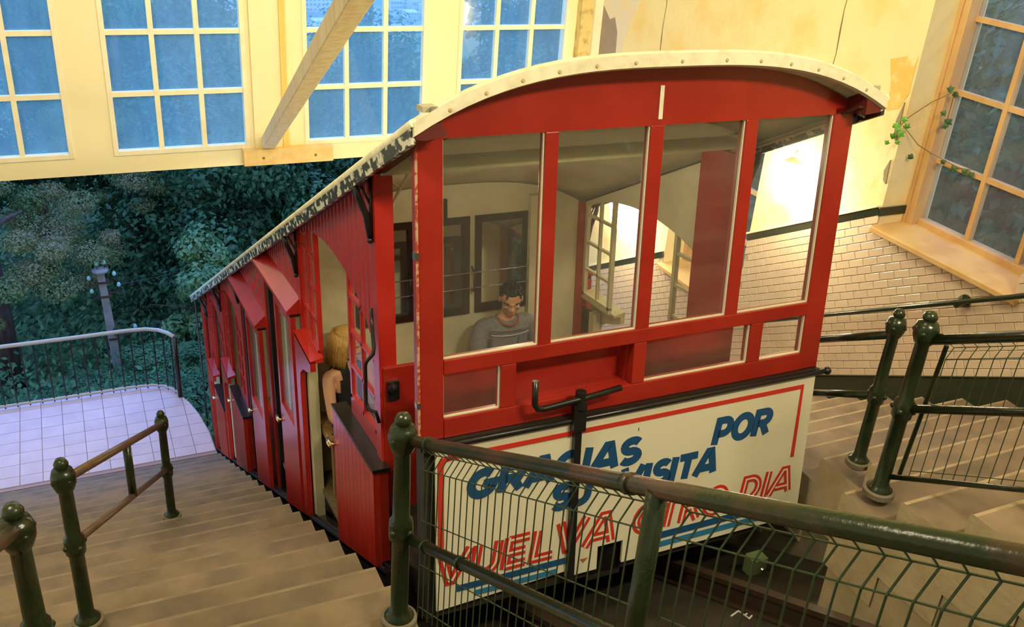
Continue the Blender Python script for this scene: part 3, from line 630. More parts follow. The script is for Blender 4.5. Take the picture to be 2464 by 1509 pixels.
# ---- side walls
SX = (-.02, 2.11)
bays = [(.75, 2.42, 'arch'), (2.50, 3.78, 'hood'), (3.86, 5.15, 'hood'), (5.23, 6.5, 'arch'), (6.58, 7.85, 'arch')]
doors = [(.605, 1.405), (2.47, 3.04), (3.81, 4.45), (5.10, 5.86), (6.55, 7.25)]
def archf(k):
    a, b, t = bays[k]
    if k == 0: vc, aa, h, w0 = 1.68, 1.0, .485, -.057
    else: vc = (a+b)/2+.06; aa = .78; h = .42; w0 = .428-h-SLC*(vc-1.68)
    return lambda v: w0+h*math.sqrt(max(0, 1-((v-vc)/aa)**2)) if abs(v-vc) < aa else w0
hoodw = {1: -.28, 2: -.89}
for side, X in enumerate(SX):
    s = 1 if side == 0 else -1       # inward direction
    T = .035
    def slab(a, b, z0a, z0b, z1a, z1b, m_=None, xo=0, th=T, mb=None):
        xa, xb = sorted((X-s*xo, X-s*xo+s*th)); mb = mb or MB()
        return mb.hexa([(xa, a, z0a), (xb, a, z0a), (xb, b, z0b), (xa, b, z0b), (xa, a, z1a), (xb, a, z1a), (xb, b, z1b), (xa, b, z1b)])
    # posts
    for k, (a, b, t) in enumerate([(.67, .75, 0), (2.42, 2.50, 0), (3.78, 3.86, 0), (5.15, 5.23, 0), (6.5, 6.58, 0), (7.85, 7.93, 0), (8.50, 8.58, 0)]):
        part(slab(a, b, wbot(a) if k else wbot(a)-.0, wbot(b), wroof(a), wroof(b), xo=.012, th=.09), 'side_post', redside if side == 0 else red)
    # boards over the openings
    joined = MB(); bw = .078
    for k, (a, b, t) in enumerate(bays):
        af = archf(k); n = round((b-a)/bw)
        for i in range(n):
            v0 = a+(b-a)*i/n; v1 = a+(b-a)*(i+1)/n-.007
            if t == 'arch': z0, z1 = af(v0), af(v1)
            else: z0 = z1 = hoodw[k]+.05
            if side == 0 and k < 4:
                x0, x1 = X-.006, X+.012; c = .006
                mb = MB(); mb.poly([(x0, v0+c, z0), (x0, v1-c, z1), (x0, v0+c, wroof(v0)), (x0, v1-c, wroof(v1)), (x0+c, v0, z0), (x0+c, v1, z1), (x0+c, v0, wroof(v0)), (x0+c, v1, wroof(v1)), (x1, v0, z0), (x1, v1, z1), (x1, v0, wroof(v0)), (x1, v1, wroof(v1))],
                    [(0, 2, 3, 1), (0, 4, 6, 2), (1, 3, 7, 5), (4, 8, 10, 6), (5, 7, 11, 9), (8, 9, 11, 10), (0, 1, 5, 4), (4, 5, 9, 8), (2, 6, 7, 3), (6, 10, 11, 7)])
                part(mb, 'side_board', redside)
            else: slab(v0, v1+.005, z0, z1, wroof(v0), wroof(v1), th=.014, mb=joined)
    if side: part(joined, 'side_board', redside, kind='stuff')
    else: part(joined, 'side_board', redside, kind='stuff')
    lin = MB()
    for k, (a, b, t) in enumerate(bays):
        af = archf(k); n = 22
        for i in range(n):
            v0 = a+(b-a)*i/n; v1 = a+(b-a)*(i+1)/n
            z0, z1 = (af(v0), af(v1)) if t == 'arch' else (hoodw[k]+.05,)*2
            slab(v0, v1, z0, z1, wroof(v0), wroof(v1), xo=-.0125, th=.02, mb=lin)
    part(lin, 'side_lining', cream)
    # grids flanking each arch, lower body, doors
    for k, (a, b, t) in enumerate(bays):
        af = archf(k); dr = SLC*(a-.75)
        gm = redside if side == 0 else cream
        spans = [(a+.03, a+.53, 0), (b-.40, b-.0, 1)] if k == 0 else [(a+.02, a+.42, 0), (b-.34, b, 1)]
        if t == 'hood': spans = []
        for (p, q, far) in spans:
            gz0 = -.36-dr-(.04 if far else 0); ng = 2; fr = MB()
            vs = [p, (p+q)/2, q]
            for v in (p, q-.03): slab(v, v+.03, gz0, gz0, af(v)+.005, af(v+.03)+.005, th=.03, mb=fr)
            slab(p, q, gz0-.03, gz0-.03, gz0+.02, gz0+.02, th=.03, mb=fr)
            part(fr, 'side_window_frame', gm)
            vm = (p+q)/2; part(slab(vm-.009, vm+.009, gz0, gz0, af(vm-.009), af(vm+.009), th=.024), 'glazing_bar', gm)
            z = gz0+.205
            while z < max(af(p), af(q))-.02:
                aa_, bb_ = p+.02, q-.02
                while aa_ < bb_ and af(aa_) < z: aa_ += .01
                while bb_ > aa_ and af(bb_) < z: bb_ -= .01
                if bb_-aa_ > .04: part(slab(aa_, bb_, z-.009, z-.009, z+.009, z+.009, th=.024), 'glazing_bar', gm)
                z += .207
            for (pp_, qq_) in ((p+.015, vm-.008), (vm+.008, q-.015)):
                n = 6; gl = MB()
                for i in range(n): 
                    v0 = pp_+(qq_-pp_)*i/n; v1 = pp_+(qq_-pp_)*(i+1)/n
                    slab(v0, v1, gz0, gz0, af(v0), af(v1), xo=-.010, th=.004, mb=gl)
                part(gl, 'window_glass', glass_car)
            # body below the grid
            if not far:
                part(slab(p-.05, q+.0, wbot(p), wbot(q), gz0-.03, gz0-.03, th=.03), 'lower_panel', gm)
        if t == 'arch':
            # red fairing at the far side of the doorway, flared at the top, with the cream door edge inside
            z = -.40-dr; xo = .075
            pl = [(b-.02, z+.02), (b-.46, z-.02), (b-.46, z-.09), (b-.36, z-.13), (b-.24, z-.16), (b-.15, z-.22), (b-.13, z-.32), (b-.13, wbot(b)), (b-.02, wbot(b))]
            xa, xb = sorted((X-s*.075, X-s*.04)); part(MB().prism(pl, 0, xa, xb), 'door_pocket', redside if side == 0 else cream)
            xa, xb = sorted((X-s*.075, X+s*.01)); part(MB().hexa([(xa, b-.46, z-.035), (xb, b-.46, z-.035), (xb, b, z+.005), (xa, b, z+.005), (xa, b-.46, z-.02), (xb, b-.46, z-.0), (xb, b, z+.03), (xa, b, z+.02)]), 'pocket_top', redside if side == 0 else cream)
            xa, xb = sorted((X-s*.03, X+s*.03)); part(MB().box((xa, b-.20, wbot(b)), (xb, b-.13, z-.1)), 'door_edge', cream, label='chipped cream door edge')
            xa, xb = sorted((X-s*.0, X+s*.02)); part(MB().box((xa, b-.13, wbot(b)+.02), (xb, b-.0, z-.1)), 'pocket_back', black)
        d0, d1 = doors[k]
        xa, xb = sorted((X-s*.08, X-s*.045))
        if t == 'arch':
            zt = -.46-SLC*(d0-.605)*.985; 
            n = 10
            dp = MB()
            dpar = part(MB().hexa([(xa+.004 if s > 0 else xa, d0, wbot(d0)), (xb if s > 0 else xb-.004, d0, wbot(d0)), (xb if s > 0 else xb-.004, d1, wbot(d1)), (xa+.004 if s > 0 else xa, d1, wbot(d1)), (xa+.004 if s > 0 else xa, d0, zt-.012), (xb if s > 0 else xb-.004, d0, zt-.012), (xb if s > 0 else xb-.004, d1, zt-.012), (xa+.004 if s > 0 else xa, d1, zt-.012)]), 'door_leaf', redside)
            for i in range(n):
                v0 = d0+(d1-d0)*i/n; v1 = d0+(d1-d0)*(i+1)/n-.004
                x0, x1 = (xa, xa+.006) if s > 0 else (xb-.006, xb)
                part(MB().hexa([(x0, v0, wbot(v0)), (x1, v0, wbot(v0)), (x1, v1, wbot(v1)), (x0, v1, wbot(v1)), (x0, v0, zt-.012), (x1, v0, zt-.012), (x1, v1, zt-.012), (x0, v1, zt-.012)]), 'door_board', redside, parent=dpar)
            xc, xd = sorted((X-s*.085, X+s*.005)); part(MB().box((xc, d0-.01, zt-.012), (xd, d1+.01, zt+.006)), 'door_sill', black)
            part(MB().hexa([(xb if s > 0 else X, d0, wbot(d0)+.02), (X if s > 0 else xa, d0, wbot(d0)+.02), (X if s > 0 else xa, d0+.02, wbot(d0)+.02), (xb if s > 0 else X, d0+.02, wbot(d0)+.02), (xb if s > 0 else X, d0, zt-.012), (X if s > 0 else xa, d0, zt-.012), (X if s > 0 else xa, d0+.02, zt-.012), (xb if s > 0 else X, d0+.02, zt-.012)]), 'door_end', red)
        else:
            zt = -1.17-SLC*(d1-3.04); hz = hoodw[k]
            dl = part(MB().hexa([(xa, d0, wbot(d0)), (xb, d0, wbot(d0)), (xb, d1, wbot(d1)), (xa, d1, wbot(d1)), (xa, d0, zt), (xb, d0, zt), (xb, d1, zt), (xa, d1, zt)]), 'door_leaf', redside)
            for (p, q) in ((d0, d0+.09), (d1-.05, d1)): part(MB().box((xa, p, zt), (xb, q, hz-.03)), 'door_stile', redside, parent=dl)
            part(MB().box((xa, d0+.09, hz-.09), (xb, d1-.05, hz-.03)), 'door_rail', redside, parent=dl)
            part(MB().box((xa+.012, d0+.09, zt), (xb-.012, d1-.05, hz-.09)), 'door_glass', glass_car, parent=dl)
            # inner frame, dark jamb and cream edge
            xc, xd = sorted((X-s*.0, X+s*.03))
            part(MB().box((xc, a+.55, wbot(b)), (xd, a+.62, hz-.02)), 'door_edge', cream)
            part(MB().box((xc, b-.10, wbot(b)), (xd, b, hz-.02)), 'door_jamb', black)
            part(MB().hexa([(xc, a, wbot(a)), (xd, a, wbot(a)), (xd, a+.45, wbot(a+.45)), (xc, a+.45, wbot(a+.45)), (xc, a, zt), (xd, a, zt), (xd, a+.45, zt), (xc, a+.45, zt)]), 'lower_panel', redside)
            # hood
            x3, x4 = X-s*.005, X-s*.10
            hd = MB(); hd.poly([(x3, a-.02, hz+.10), (x4, a-.02, hz+.015), (x4, a-.02, hz-.01), (x3, a-.02, hz-.01), (x3, b-.02, hz+.10), (x4, b-.02, hz+.015), (x4, b-.02, hz-.01), (x3, b-.02, hz-.01)], [(0, 1, 2, 3), (4, 7, 6, 5), (0, 4, 5, 1), (1, 5, 6, 2), (2, 6, 7, 3), (3, 7, 4, 0)])
            part(hd, 'door_hood', redside, label='projecting red hood over the sliding door')
            part(MB().box(tuple(map(min, (x3, a-.02, hz-.03), (x4+s*.02, b-.02, hz-.03))), tuple(map(max, (x3, a-.02, hz-.01), (x4+s*.02, b-.02, hz-.01)))), 'hood_track', black)
        # handle
        hx = X-s*.10; hzz = (zt-.012 if t == 'arch' else zt)-.235 if k == 0 else zt-.16
        part(MB().tube([(hx+s*.02, d1-.02, hzz), (hx, d1, hzz), (hx, d1+.075, hzz), (hx, d1+.09, hzz-.018), (hx, d1+.075, hzz-.036), (hx, d1+.02, hzz-.03)], .0085, 8), 'door_handle', chrome, smooth=True)
        # bracket under the eave on the post at the near end of the bay
    for v in (.71, 2.46, 5.19, 6.54, 7.89):
        wz = wroof(v); xo = X-s*.012; m = MB(); pts = [(xo-s*.085, v, wz-.02), (xo-s*.065, v, wz-.10), (xo-s*.03, v, wz-.19), (xo-s*.015, v, wz-.30)]
        m.tube(pts, [.014, .017, .017, .013], 8); m.tube([(xo-s*.004, v, wz-.0), (xo-s*.006, v, wz-.32)], .010, 8); m.tube([(xo-s*.0, v, wz-.02), (xo-s*.088, v, wz-.02)], .010, 8); m.tube([(xo, v, wz-.16), (xo-s*.05, v, wz-.05)], .006, 6); m.ball((xo-s*.014, v, wz-.315), .016)
        part(m, 'eave_bracket', black, smooth=True)
    # running board
    xc, xd = sorted((X-s*.075, X+s*.03)); m = MB()
    for (z0, z1, q0, q1) in ((-.10, -.01, 0, 1), (-.03, .0, -.25, 0)):
        m.hexa([(xc-.0, .45, wbot(.45)+z0), (xd, .45, wbot(.45)+z0), (xd, 8.4, wbot(8.4)+z0), (xc, 8.4, wbot(8.4)+z0), (xc, .45, wbot(.45)+z1), (xd, .45, wbot(.45)+z1), (xd, 8.4, wbot(8.4)+z1), (xc, 8.4, wbot(8.4)+z1)])
    part(m, 'running_board', black)
    m = MB()
    for xx in (X-s*.062, X-s*.03): m.tube([(xx, .5, wbot(.5)+.005), (xx, 8.4, wbot(8.4)+.005)], .008, 6)
    part(m, 'door_track', mat('track_steel', (.10, .10, .10), .25, metal=.8))
    # tail
    part(slab(7.93, 8.5, wbot(7.93), wbot(8.5), -.42-SLC*(7.93-.75), -.42-SLC*(7.93-.75)-.1, th=.03), 'lower_panel', red)
    part(slab(7.93, 8.5, wroof(7.93)-.25, wroof(8.5)-.25, wroof(7.93), wroof(8.5), th=.03), 'side_panel', red)
# low side panels of the driver's platform
part(MB().box((2.02, .67, -.7), (2.115, 1.0, 1.0)), 'inner_side_panel', red, label='red inner panel beside the right doorway')
# platform floor, bulkhead, header, cream ornamental bracket
part(MB().box((-.0, .055, -.80), (2.1, .67, -.74)), 'platform_floor', dark)
part(MB().box((-.015, .655, -.95), (2.105, .685, .07)), 'bulkhead', red, bevel=.003)
hp = [(0, 1.115)]+[(x, z-SLC*.8) for x, z in arc(dw=-.03, a=-.0, b=2.09) ]+[(2.09, 1.115)]
part(MB().prism(hp, 1, .66, .70), 'header_panel', mat('pale_header', (.74, .72, .52), .5))
part(MB().prism(hp, 1, 8.48, 8.52), 'x', cream) if False else None
for u0, sgn in ((.05, 1),):
    m = MB(); c = [(u0+.0, .72, .82), (u0+.045, .72, .93), (u0+.12, .72, 1.05), (u0+.2, .72, 1.11)]
    m.tube(c, .008, 6); m.tube([(u0, .72, .80), (u0, .72, 1.11)], .008, 6); m.tube([(u0, .72, 1.10), (u0+.2, .72, 1.10)], .008, 6); m.tube([(u0, .72, 1.0), (u0+.06, .72, .955)], .006, 6); m.tube([(u0+.13, .72, 1.10), (u0+.09, .72, 1.01)], .006, 6)
    part(m, 'ornamental_bracket', mat('pale_bracket', (.70, .68, .46), .5), smooth=True)
part(MB().lathe((.52, .9, 1.05), [(.06, 0), (.05, .03), (.0, .035)], 16), 'ceiling_lamp', mat('brass_dark', (.2, .14, .05), .4, metal=.5))
l = bpy.data.lights.new('cabin_fill_light', 'POINT'); l.energy = 9; l.color = (1, .86, .58); l.shadow_soft_size = .06  # added fill light brightening the cabin; the ceiling fixture itself is unlit
o = bpy.data.objects.new('cabin_fill_light', l); o.location = (1.0, 1.3, .80); o.parent = car; COL.objects.link(o)
# partitions, seats and floors of the five compartments
pv = [2.45, 3.82, 5.19, 6.54, 7.89]
for k, v in enumerate(pv):
    dr = SLC*(v-2.45); zf = -1.50-dr
    fr_x = [(.34, .775), (.805, 1.175), (1.215, 1.65)]
    z0, z1 = -.44-dr, .28-dr; t = .06
    m = MB(); prevx = .0; y0, y1 = v, v+.03
    for a, b in fr_x:
        m.box((prevx, y0, z0), (a, y1, z1)); prevx = b
    m.box((prevx, y0, z0), (2.09, y1, z1)); m.box((0, y0, zf-.2), (2.09, y1, z0))
    tp = [(0, z1)]+[(x, z-SLC*(v-V0)) for x, z in arc(dw=-.04, a=0, b=2.09)]+[(2.09, z1)]; tp = [(x, max(z, z1)) for x, z in tp]
    m.prism(tp, 1, y0, y1); pt = part(m, 'partition', cream)
    for a, b in fr_x:
        f = MB(); t = .05
        f.box((a, y0-.015, z0), (a+t, y1+.01, z1)).box((b-t, y0-.015, z0), (b, y1+.01, z1)).box((a+t, y0-.015, z0), (b-t, y1+.01, z0+t)).box((a+t, y0-.015, z1-t), (b-t, y1+.01, z1))
        f.build('partition_window_frame', brownwood, pt); MB().box((a+t, y0+.008, z0+t), (b-t, y0+.012, z1-t)).build('pane', glass_car, pt)
    vs = .685 if k == 0 else pv[k-1]+.03
    part(MB().box((.0, vs, zf-.03), (2.09, v, zf)), 'compartment_floor', mat('slatted_floor', (.20, .15, .08), .7, (.08, .06, .03), 20, stretch=(1, 12, 1)))
    part(MB().box((.02, v-.42, zf+.42), (2.07, v-.0, zf+.47)).box((.05, v-.36, zf), (2.04, v-.32, zf+.38)), 'bench_seat', mat('varnished_bench', (.35, .2, .08), .4, (.25, .13, .05), 8, stretch=(1, 8, 1)), bevel=.006)
    if k == 0:
        for z in (-.12, -.235): part(MB().tube([(.32, v-.05, z), (1.68, v-.05, z)], .005, 6), 'luggage_rail', steel, smooth=True)
        m = MB()
        for x in (.72, 1.195, 1.68): m.tube([(x, v, -.09), (x, v-.05, -.12), (x, v-.05, -.26), (x, v, -.27)], .007, 6)
        part(m, 'rail_bracket', brownwood, smooth=True)
part(MB().box((1.62, 2.39, -1.5), (1.72, 2.45, .4)), 'corner_stile', cream)
part(MB().box((.90, 2.42, .27), (1.0, 2.445, .42)), 'notice_board', brownwood)
# end wall
m = MB(); z = -.42-SLC*7.8
m.box((0, 8.5, wbot(8.5)), (2.09, 8.54, z)); m.prism([(0, z+1.15)]+[(x, zz-SLC*8.63) for x, zz in arc(dw=-.04, a=0, b=2.09)]+[(2.09, z+1.15)], 1, 8.5, 8.54)
for x in (0, .5, 1.02, 1.54, 2.04): m.box((x, 8.5, z), (x+.06, 8.54, z+1.2))
part(m, 'end_wall', red)
part(MB().tube([(-.09, 8.62, wroof(8.6)-.02), (-.09, 8.62, wbot(8.6))], .012, 8), 'end_pole', black)
# grab handle and latch at the nearest post
part(MB().tube([(-.055, .70, .38), (-.065, .66, .30), (-.065, .64, .20), (-.075, .62, .175), (-.105, .64, .13), (-.105, .66, .10), (-.105, .67, -.10), (-.10, .65, -.135), (-.07, .62, -.14), (-.055, .62, -.20)], .0095, 8), 'grab_handle', black, smooth=True)
part(MB().box((-.0, .635, -.10), (.06, .67, .0)).lathe((.02, .64, -.02), [(.02, 0), (.025, .04), (.0, .05)], 10, axis=(0, -1, 0)), 'latch', black)
# ------------------------------------------------------------------ people
def realize(o):
    bpy.context.view_layer.update(); dg = bpy.context.evaluated_depsgraph_get()
    me = bpy.data.meshes.new_from_object(o.evaluated_get(dg)); bpy.data.objects.remove(o); return me
def skinned(chains, sub=2):
    """chains: list of lists of (co, radius); chain starts equal to an existing vertex are shared"""
    vs = []; rs = []; es = []
    def idx(p, r):
        for i, q in enumerate(vs):
            if (Vector(q)-Vector(p)).length < 1e-4: return i
        vs.append(tuple(p)); rs.append(r); return len(vs)-1
    for ch in chains:
        prev = None
        for p, r in ch:
            i = idx(p, r)
            if prev is not None: es.append((prev, i))
            prev = i
    me = bpy.data.meshes.new('tmp'); me.from_pydata(vs, es, []); o = bpy.data.objects.new('tmp', me); COL.objects.link(o)
    sk = o.modifiers.new('s', 'SKIN'); 
    if not me.skin_vertices: 
        bm = bmesh.new(); bm.from_mesh(me); bm.verts.layers.skin.verify(); bm.to_mesh(me); bm.free()
    for i, r in enumerate(rs):
        rr = r if isinstance(r, tuple) else (r, r); me.skin_vertices[0].data[i].radius = rr
        me.skin_vertices[0].data[i].use_root = (i == 0)
    s2 = o.modifiers.new('u', 'SUBSURF'); s2.levels = sub; s2.render_levels = sub
    return realize(o)
def fuse(meshes, voxel, smooth=2):
    bm = bmesh.new()
    for me in meshes: bm.from_mesh(me)
    me = bpy.data.meshes.new('f'); bm.to_mesh(me); bm.free(); o = bpy.data.objects.new('tmp', me); COL.objects.link(o)
    r = o.modifiers.new('r', 'REMESH'); r.mode = 'VOXEL'; r.voxel_size = voxel; r.use_smooth_shade = True
    if smooth: s = o.modifiers.new('s', 'SMOOTH'); s.iterations = smooth; s.factor = .5
    return realize(o)
def addm(me, name, m, parent, **k):
    me.materials.clear(); me.materials.append(m); me.polygons.foreach_set('use_smooth', [True]*len(me.polygons))
    o = bpy.data.objects.new(name, me); COL.objects.link(o); o.parent = parent; return tag(o, **k)
def headmesh(c, rot, s=1.0):
    """head with face looking along -y, centre of the skull c; returns list of meshes"""
    m = MB()
    m.ball((0, .008, .03), (.076, .095, .088), 24, 18)           # skull
    m.ball((0, -.022, -.035), (.060, .068, .070), 20, 14)         # face
    m.ball((0, -.058, -.088), (.030, .026, .024), 14, 10)         # chin
    m.ball((.03, -.012, -.07), (.034, .045, .036), 12, 8).ball((-.03, -.012, -.07), (.034, .045, .036), 12, 8)
    m.tube([(0, -.083, .012), (0, -.103, -.026), (0, -.096, -.036)], [.008, .014, .012], 10)   # nose
    m.ball((.013, -.088, -.034), .009, 8, 6).ball((-.013, -.088, -.034), .009, 8, 6)
    m.tube([(-.045, -.068, .018), (0, -.088, .020), (.045, -.068, .018)], [.010, .012, .010], 8)  # brow
    m.tube([(-.024, -.080, -.061), (0, -.090, -.058), (.024, -.080, -.061)], [.005, .008, .005], 8)
    m.tube([(-.022, -.079, -.070), (0, -.088, -.071), (.022, -.079, -.070)], [.005, .009, .005], 8)
    for x in (-1, 1):
        m.ball((x*.078, .012, -.01), (.010, .018, .030), 10, 8)
        m.ball((x*.042, -.070, -.018), (.018, .014, .015), 10, 8)
    m.tube([(0, .03, -.03), (0, .045, -.12)], [.052, .056], 14)
    me = m.mesh('h'); me.transform(Matrix.Translation(c) @ rot.to_matrix().to_4x4() @ Matrix.Scale(s, 4)); return me
def hand(wr, d, up_, side, curl=.9):
    """palm + five bent fingers; wr wrist point, d direction of hand, up_ back-of-hand normal, side +1/-1 where the thumb leaves"""
    d = Vector(d).normalized(); n = Vector(up_); n = (n-d*n.dot(d)).normalized(); s = d.cross(n)*side; wr = Vector(wr)
    ms = [skinned([[(wr-d*.02, (.022, .018)), (wr+d*.02, (.028, .016)), (wr+d*.06, (.034, .014)), (wr+d*.085, (.036, .013))]], 2)]
    for k, L in enumerate((.068, .078, .073, .058)):
        o = (k-1.5)*-.0195; p = wr+d*.075+s*o; ch = [(p, .009)]; a = 0.15; q = p+d*.015
        ch.append((q, .0095))
        for j, f in enumerate((.45, .32, .23)):
            a += curl*.62; q = q+(d*math.cos(a)-n*math.sin(a))*L*f*1.15; ch.append((q, (.0088, .008, .0072)[j]))
        ms.append(skinned([ch], 1))
    p = wr+d*.025+s*.022; q1 = p+(s*.65+d*.6-n*.35).normalized()*.038; q2 = q1+(d*.85+s*.1-n*.55).normalized()*.032; q3 = q2+(d*.8-s*.2-n*.55).normalized()*.024
    ms.append(skinned([[(p, .013), (q1, .011), (q2, .0098), (q3, .008)]], 1)); return ms
from mathutils import Euler
def person(name, u, v, zseat, S, label, headc, headrot, arms, shw=.19, female=False):
    root = empty('person'); root.rotation_euler = (-B, 0, 0)
    loc = Vector((u, v, zseat)); root.location = Matrix.Rotation(-B, 3, 'X') @ loc
    tag(root, label, 'person')
    V = lambda x, y, z: Vector((x, y, z))
    pelvis = V(0, 0, .10); waist = V(0, .01, .25); chest = V(0, .01, .42); neckb = V(0, -.005, .55); 
    hipL, hipR = V(-.09, -.03, .09), V(.09, -.03, .09)
    f = .86 if female else 1
    ch = [[(pelvis, (.155*f, .105)), (waist, (.135*f, .095)), (chest, (.165*f, .105)), (V(0, .0, .50), (.12*f, .075)), (neckb, (.058, .055)), (headc+V(0, .03, -.10), (.05, .05))]]
    for s in (-1, 1):
        ch.append([(pelvis, .1), (V(s*.09, -.12, .085), (.085*f, .08)), (V(s*.13, -.42, .075), (.062*f, .06)), (V(s*.13, -.46, .02), (.055, .055)), (V(s*.12, -.43, -.17), (.052, .052)), (V(s*.12, -.41, -.36), (.034, .034)), (V(s*.12, -.46, -.385), (.034, .028)), (V(s*.125, -.56, -.40), (.03, .018))])
    hands = []; sh = []
    for s, (el, wr, hd, hu) in zip((-1, 1), arms):
        shp = V(s*shw, .015, .485); sh.append((shp, el, wr))
        ch.append([(chest, .1), (V(s*.12, .01, .49), (.06, .06)), (shp, (.056*f, .056*f)), (shp.lerp(el, .5), (.047*f, .047*f)), (el, (.040*f, .040*f)), (el.lerp(wr, .35), (.040*f, .038*f)), (wr, (.026*f, .022*f))])
        hands += hand(wr, hd, hu, -s)
    body = skinned(ch, 2)
    me = fuse([body, headmesh(headc, headrot, .97 if female else 1.0)]+hands, .0062, 1)
    addm(me, 'body', skin, root)
    # clothes: offset shells that follow the torso
    e = .010
    tp = [[(pelvis+V(0, 0, -.03), (.168*f+e, .118)), (waist, (.148*f+e, .108)), (chest, (.168*f+e+(.008 if female else 0), .128 if female else .112)), (V(0, .0, .50), (.125*f+(.016 if female else .004), .105 if female else .082))]]
    if not female:
        tp.append([(V(0, .0, .50), .1), (V(0, -.0, .545), (.072, .066))])
        for s in (-1, 1): tp.append([(V(0, .0, .50), .1), (V(s*.075, .005, .505), (.075, .062)), (V(s*.14, .01, .495), (.07, .062))])
    for s, (shp, el, wr) in zip((-1, 1), sh):
        if female: tp.append([(chest, .1), (V(s*.095, .02, .45), (.062, .09)), (V(s*.085, .01, .52), (.042, .07))])
        else: tp.append([(chest, .1), (V(s*.11, .01, .48), (.082, .082)), (shp, (.078, .078)), (shp.lerp(el, .4), (.072, .072)), (shp.lerp(el, .76), (.066, .066))])
    if female:      # a close-fitting top: the trunk's own surface moved outwards, with straps over the shoulders
        bm = bmesh.new(); bm.from_mesh(me); bm.normal_update()
        for v_ in bm.verts: v_.co += v_.normal*.007
        dead = [f_ for f_ in bm.faces if (lambda c: not (.0 < c.z < .575 and abs(c.x) < (.150 if c.z < .38 else .118) and c.y > -.15 and (c.z < .47 or .035 < abs(c.x) < .098)))(f_.calc_center_median())]
        bmesh.ops.delete(bm, geom=dead, context='FACES'); mt = bpy.data.meshes.new('top'); bm.to_mesh(mt); bm.free(); addm(mt, 'tank_top', blacktop, root)
    else: addm(fuse([skinned(tp, 2)], .009, 1), 'tshirt', shirt, root)
    sp = [[(pelvis+V(0, 0, .0), (.168*f, .118))]+[(V(-.09, -.13, .085), (.10*f, .092)), (V(-.128, -.36, .078), (.088*f, .082))], [(pelvis, .1), (V(.09, -.13, .085), (.10*f, .092)), (V(.128, -.36, .078), (.088*f, .082))]]
    addm(fuse([skinned(sp, 2)], .010, 1), 'shorts', shorts, root)
    return root
man_rot = Euler((R(22), 0, R(-18)))
hc = Vector((.01, -.055, .695))
man = person('man', 1.37, 2.23, -.96, 1, 'seated man in a grey striped t-shirt looking down at the device in his hands', hc, man_rot,
     [(Vector((-.27, -.10, .24)), Vector((-.085, -.27, .375)), (.6, -.5, .25), (-.25, -.4, .85)), (Vector((.27, -.10, .24)), Vector((.10, -.28, .375)), (-.6, -.5, .25), (.25, -.4, .85))])
# hair, brows, eyes, neckband, stripes
def headparts(root, hc, rot, long=False):
    Mx = Matrix.Translation(hc) @ rot.to_matrix().to_4x4()
    m = MB(); nu, nv = 26, 14; vs = []; fs = []
    for j in range(nv+1):
        t = math.pi*(.0+.62*j/nv)
        for i in range(nu):
            a = 2*math.pi*i/nu; x = math.sin(t)*math.cos(a); y = math.sin(t)*math.sin(a); z = math.cos(t)
            front = max(0, -y); lim = .50-.62*front if front > .3 else -.45+.2*front
            k = .86 if (y < -.55 and z < .56) or (-.55 <= y < -.05 and z < .16-.8*(y+.05)) or (y >= -.05 and z < -.32) else 1.0
            vs.append((x*.083*k, .010+y*.103*k, .032+z*.097*k))
    for j in range(nv):
        for i in range(nu): fs.append((j*nu+i, (j+1)*nu+i, (j+1)*nu+(i+1) % nu, j*nu+(i+1) % nu))
    m.poly(vs, fs)
    if long:
        for i in range(26):
            a = math.pi*(-.15+1.3*i/25); x = .085*math.cos(a); y = .02+.10*math.sin(a)
            m.tube([(x*.9, y*.9, .07), (x*1.05, y*1.05, 0), (x*1.0, y*1.1, -.09), (x*.8+random.uniform(-.01, .01), y*1.1, -.19)], [.016, .02, .018, .006], 7)
    else:
        for i in range(90):
            a = random.uniform(0, 6.28); t = random.uniform(0, 1.3); x = math.sin(t)*math.cos(a); y = math.sin(t)*math.sin(a); z = math.cos(t)
            if y < -.8: continue
            p = Vector((x*.083, .01+y*.103, .032+z*.097)); m.tube([p*.98, p+Vector((x, y, z))*.008+Vector((0, -.01, 0))], [.010, .004], 5)
    me = m.mesh('hair'); me.transform(Mx); addm(me, 'hair', blond if long else hairm, root)
    if not long:
        for s in (-1, 1):
            m = MB(); m.tube([(s*.022, -.092, .028), (s*.045, -.084, .031), (s*.060, -.068, .024)], [.004, .005, .003], 6); me = m.mesh('eyebrow'); me.transform(Mx); addm(me, 'eyebrow', hairm, root)
            m = MB(); m.tube([(s*.026, -.086, -.014), (s*.042, -.085, -.018), (s*.056, -.074, -.014)], [.0025, .0035, .0025], 6); me = m.mesh('eye'); me.transform(Mx); addm(me, 'eye', mat('closed_lashes', (.03, .015, .01), .6), root)
        m = MB(); m.tube([(-.022, -.0895, -.065), (0, -.0985, -.064), (.022, -.0895, -.065)], [.003, .0045, .003], 6); me = m.mesh('mouth'); me.transform(Mx); addm(me, 'mouth', mat('lips', (.36, .12, .08), .5), root)
headparts(man, hc, man_rot)
m = MB(); pts = [(.078*math.cos(a), -.02+.074*math.sin(a), .545-.035*max(0, -math.sin(a))) for a in [2*math.pi*i/24 for i in range(25)]]
m.tube(pts, .0085, 8, caps=False); m.build('neckband', shirtpink, man, smooth=True)
for z, r_, mm in ((.445, .004, stripe), (.48, .002, shirtpink)):
    m = MB(); pts = [(.185*math.cos(a), .01+.128*math.sin(a), z) for a in [math.pi*(1.22+.56*i/14) for i in range(15)]]
    m.tube(pts, r_, 6); m.build('shirt_stripe', mm, man)
dv = empty('handheld_device'); dv.parent = None; dv.rotation_euler = (-B, 0, 0); dv.location = Matrix.Rotation(-B, 3, 'X') @ Vector((1.375, 2.23-.355, -.96+.425))
tag(dv, 'small dark device held between the hands of the seated man', 'camera')
